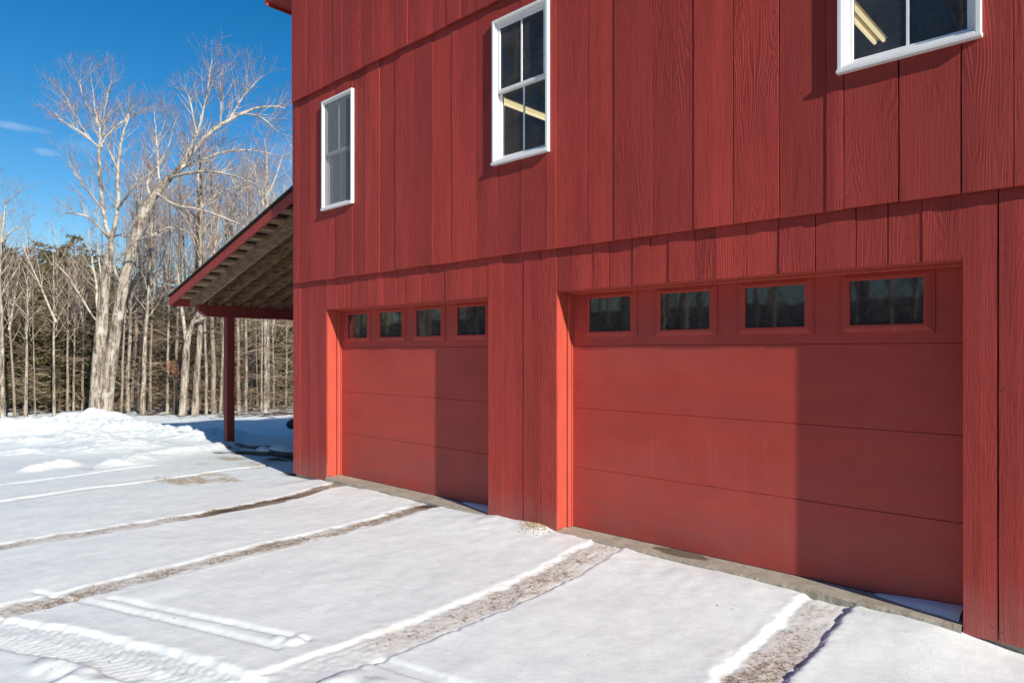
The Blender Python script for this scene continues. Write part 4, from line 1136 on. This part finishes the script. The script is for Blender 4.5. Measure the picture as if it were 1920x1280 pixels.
# rusty oak leaves
mb = MB(); r_ = random.Random(21); oc = at_depth(326, 700, 33.2); oz = gz(oc.x, oc.y)
stem = MB(); P0 = at_depth(331, 700, 33.2)
top = at_depth(322, 690, 33.2)
root = empty('oak_sapling', (oc.x, oc.y, oz)); tag(root, 'small oak sapling still holding rusty orange leaves in the woods', 'tree')
O = Vector((oc.x, oc.y, oz))
stem.tube([Vector((0, 0, -.1)), (at_depth(327, 720, 33.2) - O), (top - O)], [.03, .02, .01], 5)
for k in range(150):
    px = 325 + r_.gauss(0, 8); py = 692 + r_.gauss(0, 7) + (px - 325) * .5
    q = at_depth(px, py, 33.2 + r_.uniform(-.3, .3)) - O; s_ = r_.uniform(.04, .08); a = perp(Vector((0, 0, 1)), r_); b2 = perp(a, r_)
    mb.quad(q - a * s_, q - b2 * s_ * .6, q + a * s_, q + b2 * s_ * .6)
    if k % 5 == 0: stem.tube([top - O, q], [.008, .004], 3)
stem.build('trunk', M['barkd'], root, fix=False); mb.build('crown', M['oakleaf'], root, fix=False)

# ---- conifers
def make_conifer(h, seed, wide, base, droop, n_whorl):
    rng = random.Random(seed); cb = MB(); tb = MB()
    tb.tube([(0, 0, -.3), (0, 0, h * .5), (0, 0, h * .97)], [.17 * h / 14, .11 * h / 14, .02], 7)
    for k in range(n_whorl):
        t = base + (1 - base) * (k + rng.uniform(-.3, .3)) / n_whorl; t = min(.985, max(base, t)); z = h * t
        env = (1 - t) ** .75 * (1.0 if t > base + .1 else .75) + .06
        nb = rng.randint(4, 6); a0 = rng.uniform(0, 6.28)
        for b_ in range(nb):
            if rng.random() < .12: continue
            a = a0 + b_ * 6.283 / nb + rng.uniform(-.35, .35); ll = wide * env * rng.uniform(.55, 1.2)
            d = Vector((math.cos(a), math.sin(a), rng.uniform(-.05, .30) - droop)); p = Vector((0, 0, z)); side = Vector((-math.sin(a), math.cos(a), 0))
            cb.cur = .1; cb.tube([p, p + d * ll * .6, p + d * ll], [.03, .018, .006], 3)
            shade = rng.uniform(0, .75)
            nclump = max(3, int(ll * 4.2))
            for c in range(nclump):
                f = rng.uniform(.25, 1.04); q = p + d * ll * f + side * rng.gauss(0, .20) * ll * .55 * (1.15 - .5 * f) + Vector((0, 0, rng.gauss(0, .10)))
                cb.cur = min(1, max(0, shade + rng.uniform(-.2, .3)))
                for s_ in range(7):
                    dr = Vector((rng.gauss(0, 1), rng.gauss(0, 1), rng.gauss(.25, .6))).normalized() + d * .5; dr.normalize(); l2 = rng.uniform(.18, .40); w = perp(dr, rng) * rng.uniform(.03, .07)
                    cb.face(cb.vert(q - w), cb.vert(q + w), cb.vert(q + dr * l2 + w * .3), cb.vert(q + dr * l2 - w * .3))
    return tb, cb
CON = []
for k, (wd, bs, dp, nw) in enumerate(((3.4, .16, .06, 34), (2.8, .08, .14, 38), (4.0, .34, -.05, 24))):
    tb, cb = make_conifer(14, 300 + k, wd, bs, dp, nw)
    t = tb.build('trunk', M['barkd'], smooth=True, fix=False); cr = cb.build('crown', M['needle'], attr='rnd', fix=False)
    CON.append((t, cr)); COL.objects.unlink(t); COL.objects.unlink(cr)
def conifer(px, D, top_py, k, rot, label, group=None, wide=1.0):
    g = at_depth(px, 700, D); z = gz(g.x, g.y) - .05; h = (CAM.z + (HOR - top_py) * D / F) - z
    root = empty('conifer_tree', (g.x, g.y, z)); root.rotation_euler.z = rot; s_ = h / 14; root.scale = (s_ * wide, s_ * wide, s_); tag(root, label, 'tree', group)
    for o in CON[k]: c = o.copy(); COL.objects.link(c); c.parent = root
    return root
conifer(140, 50, 437, 2, .3, 'tallest dark pine, with layered top standing above the woods left of the maple', wide=.95)
conifer(72, 52, 450, 2, 1.3, 'broad dark pine with a ragged top between the left edge and the tallest pine', wide=1.1)
conifer(4, 50, 456, 0, 2.0, 'dark evergreen filling the top of the woods at the left edge', wide=1.1)
conifer(108, 49, 462, 0, .9, 'shorter evergreen close against the left side of the tallest pine', wide=1.1)
conifer(522, 41, 560, 1, 2.9, 'green hemlock under the porch beam near the barn corner', wide=1.2)
conifer(550, 42, 540, 0, 1.1, 'green hemlock half hidden by the barn corner', wide=1.2)
for px, D, top, k, wd in ((30, 40, 520, 1, 1.2), (62, 42, 496, 1, 1.2), (95, 39, 545, 0, 1.1), (125, 43, 490, 0, 1.2), (165, 41, 520, 1, 1.2), (215, 42, 500, 0, 1.1), (22, 47, 462, 1, 1.4), (52, 48, 468, 0, 1.4), (90, 47, 470, 1, 1.4), (118, 49, 462, 1, 1.4), (168, 48, 468, 0, 1.4), (198, 47, 480, 1, 1.3), (232, 48, 505, 0, 1.3), (10, 37, 500, 0, 1.2), (45, 36, 560, 1, 1.3), (85, 37, 500, 0, 1.1), (112, 36, 590, 1, 1.3), (145, 37, 505, 0, 1.2), (190, 38, 520, 1, 1.2), (150, 45, 478, 1, 1.3), (250, 43, 540, 1, 1.2)):
    conifer(px, D, top, k, px * .7, 'olive green evergreen standing close behind the front trunks at the left', 'olive evergreens close behind the left trunks', wd)
r_ = random.Random(12); GC = 'dark evergreens filling the woods'
for i in range(40):
    px = -70 + i * 17.5 + r_.uniform(-9, 9); D = r_.uniform(44, 66)
    top = (478 if px < 210 else 500 if px < 330 else 520 if px < 480 else 500) + r_.uniform(-6, 46)
    conifer(px, D, top, r_.choice((0, 1, 1)), r_.uniform(0, 6), 'dark evergreen in the mass of woods behind the bare trunks', GC, r_.uniform(.95, 1.3))
for i in range(16):
    px = -40 + i * 41 + r_.uniform(-14, 14); conifer(px, r_.uniform(40, 46), 640 + r_.uniform(-40, 40), 1, r_.uniform(0, 6), 'low young evergreen in the shade among the bare trunks', 'low young evergreens under the bare trees', 1.5)

# brush: thin brown branches of the understorey
mb = MB(); r_ = random.Random(55)
for k in range(3300):
    px = r_.uniform(-60, 620); D = r_.uniform(33, 46); g = at_depth(px, 700, D); z = float(gbase(g.x, g.y)) + r_.random() ** 1.1 * 6.5
    a = r_.uniform(0, 6.28); d = Vector((math.cos(a), math.sin(a), r_.uniform(-.25, .55))); l = r_.uniform(.7, 2.3); p = Vector((g.x, g.y, z))
    mb.cur = r_.random(); mid = p + d * l * .5 + perp(d, r_) * .12 * l
    mb.tube([p, mid, p + d * l], [.012, .009, .004], 3)
    for q in range(5):
        b0 = p.lerp(mid, r_.random()) if q < 2 else mid.lerp(p + d * l, r_.random()); d2 = (d + perp(d, r_) * .9).normalized()
        mb.tube([b0, b0 + d2 * r_.uniform(.25, .8)], [.006, .003], 3)
tag(mb.build('brush', M['brush'], attr='rnd', fix=False), 'tangle of thin brown underbrush between the bare trunks', 'underbrush', kind='stuff')

# far wooded slope behind everything
mb = MB(); r_ = random.Random(66)
for k in range(15000):
    px = r_.uniform(-500, 900); D = r_.uniform(66, 80); g = at_depth(px, 700, D); zb = float(gbase(g.x, g.y)); z = zb + r_.random() * (8.5 + 3 * math.sin(px * .02) + 2 * math.sin(px * .07))
    mb.cur = r_.random(); p = Vector((g.x, g.y, z)); a = perp(Vector((0, 0, 1)), r_) * r_.uniform(.4, 1.2); b2 = (perp(a.normalized(), r_) * .6 + Vector((0, 0, .7))) * r_.uniform(.4, 1.1)
    mb.quad(p - a, p - b2 * .6, p + a, p + b2)
tag(mb.build('far_woods', M['needle'], attr='rnd', fix=False), 'dark mass of evergreen woods closing the view behind the trunks', 'woods', kind='stuff')

# woods across the yard, behind the viewer (seen mirrored in the panes)
mb = MB(); r_ = random.Random(88)
for k in range(190):
    x = r_.uniform(-105, -2); y = r_.uniform(-46, -15); h = r_.uniform(9, 15); zb = float(gbase(x, y)) - .3
    base = Vector((x, y, zb)); d = Vector((r_.uniform(-.05, .05), r_.uniform(-.05, .05), 1)); mb.cur = r_.choice((.2, 1.0, 1.0))
    mb.tube([base, base + d * h * .5, base + d * h], [.15, .10, .02], 6)
    for q in range(15):
        t = r_.uniform(.2, .97); a = r_.uniform(0, 6.28); limb(mb, base + d * h * t, Vector((math.cos(a), math.sin(a), r_.uniform(.4, 1.2))), h * (.32 - .2 * t), .03, 1, 2, r_, .15, .7, .9, .008)
for (x, y, h) in ((-24.5, -21, 23), (-19, -17.5, 19), (-31, -25, 24), (-27.5, -28, 22)):
    base = Vector((x, y, -.3)); d = Vector((.03, .02, 1)); mb.cur = 0
    mb.tube([base, base + d * h * .5, base + d * h], [.22, .14, .02], 6)
    for q in range(34):
        t = r_.uniform(.3, .97); a = r_.uniform(0, 6.28); limb(mb, base + d * h * t, Vector((math.cos(a), math.sin(a), r_.uniform(.5, 1.4))), h * (.28 - .2 * t), .045, 1, 3, r_, .15, .7, .8, .008)
for k in range(6500):
    x = r_.uniform(-120, 20); y = r_.uniform(-50, -34); z = float(gbase(x, y)) + r_.random() ** 2 * (1.6 + .8 * math.sin(x * .12) + .5 * math.sin(x * .31)); mb.cur = .2; p = Vector((x, y, z - .3)); a = Vector((r_.gauss(0, .4), r_.gauss(0, .4), 1)) * r_.uniform(.2, .7); b2 = perp(a.normalized(), r_) * r_.uniform(.01, .05)
    mb.quad(p - b2, p + b2, p + a + b2 * .3, p + a - b2 * .3)
tag(mb.build('opposite_woods', M['brush'], attr='rnd', fix=False), 'bare woods across the yard mirrored in the window panes', 'woods', kind='stuff')

# ================================================================ LIGHT, SKY, CAMERA
EL, AZ = R(25.6), R(11.6)
to_sun = Vector((math.cos(EL) * math.cos(AZ), -math.cos(EL) * math.sin(AZ), math.sin(EL)))
sl = bpy.data.lights.new('sun', 'SUN'); sl.energy = 5.0; sl.angle = R(.53); sl.color = (1.0, .92, .81)
so = bpy.data.objects.new('sun', sl); COL.objects.link(so); so.rotation_euler = (-to_sun).to_track_quat('-Z', 'Y').to_euler(); so.location = (20, -10, 20)

w = bpy.data.worlds.new('World'); scene.world = w; w.use_nodes = True; n = NT(w)
bg = n.n['Background']; sky = n.new('ShaderNodeTexSky', sky_type='NISHITA')
sky.sun_disc = False; sky.sun_elevation = EL; sky.sun_rotation = math.atan2(to_sun.x, to_sun.y)
sky.altitude = 300; sky.air_density = 1.0; sky.dust_density = .25; sky.ozone_density = 2.2
gen = n.new('ShaderNodeTexCoord').outputs['Generated']
# two wisps of cloud low in the west
hs = n.new('ShaderNodeHueSaturation'); hs.inputs['Saturation'].default_value = 1.45; hs.inputs['Value'].default_value = 1.0; n.put(hs.inputs['Color'], sky.outputs[0])
col = hs.outputs[0]
for (px, py, sx, sy, st) in ((28, 237, .030, .0045, .22), (86, 286, .014, .0045, .18), (160, 275, .03, .008, .10), (540, 290, .03, .02, .12)):
    d = ray(px, py).normalized(); rt = d.cross(Vector((0, 0, 1))).normalized(); up = rt.cross(d)
    def dot(v):
        q = n.new('ShaderNodeVectorMath', operation='DOT_PRODUCT'); n.put(q.inputs[0], gen); q.inputs[1].default_value = v; return q.outputs['Value']
    u = n.math('DIVIDE', dot(rt), sx); v = n.math('DIVIDE', dot(up), sy)
    r2 = n.math('ADD', n.math('MULTIPLY', u, u), n.math('MULTIPLY', v, v))
    r2 = n.math('ADD', r2, n.math('MULTIPLY', n.math('SUBTRACT', n.noise(gen, 60, 5, .65), .5), 2.2))
    f = n.math('MULTIPLY', n.ramp(r2, 1.6, -.4), st); f = n.math('MULTIPLY', f, n.ramp(dot(d), .5, .6))
    col = n.mix(f, col, (7.5, 8.0, 8.8))
n.put(bg.inputs[0], col); bg.inputs[1].default_value = .094

cam = bpy.data.cameras.new('camera'); co_ = bpy.data.objects.new('camera', cam); COL.objects.link(co_)
cam.sensor_width = 36; cam.lens = 24.0; cam.sensor_fit = 'HORIZONTAL'; cam.shift_y = 20 / 1920; cam.clip_end = 3000; cam.clip_start = .05
co_.location = CAM; co_.rotation_euler = (R(90), 0, math.atan2(F, HU)); scene.camera = co_
scene.view_settings.view_transform = 'Standard'; scene.view_settings.look = 'None'; scene.view_settings.exposure = 0.32; scene.view_settings.gamma = 1.0
scene.cycles.max_bounces = 8; scene.cycles.transparent_max_bounces = 16; scene.cycles.use_denoising = True
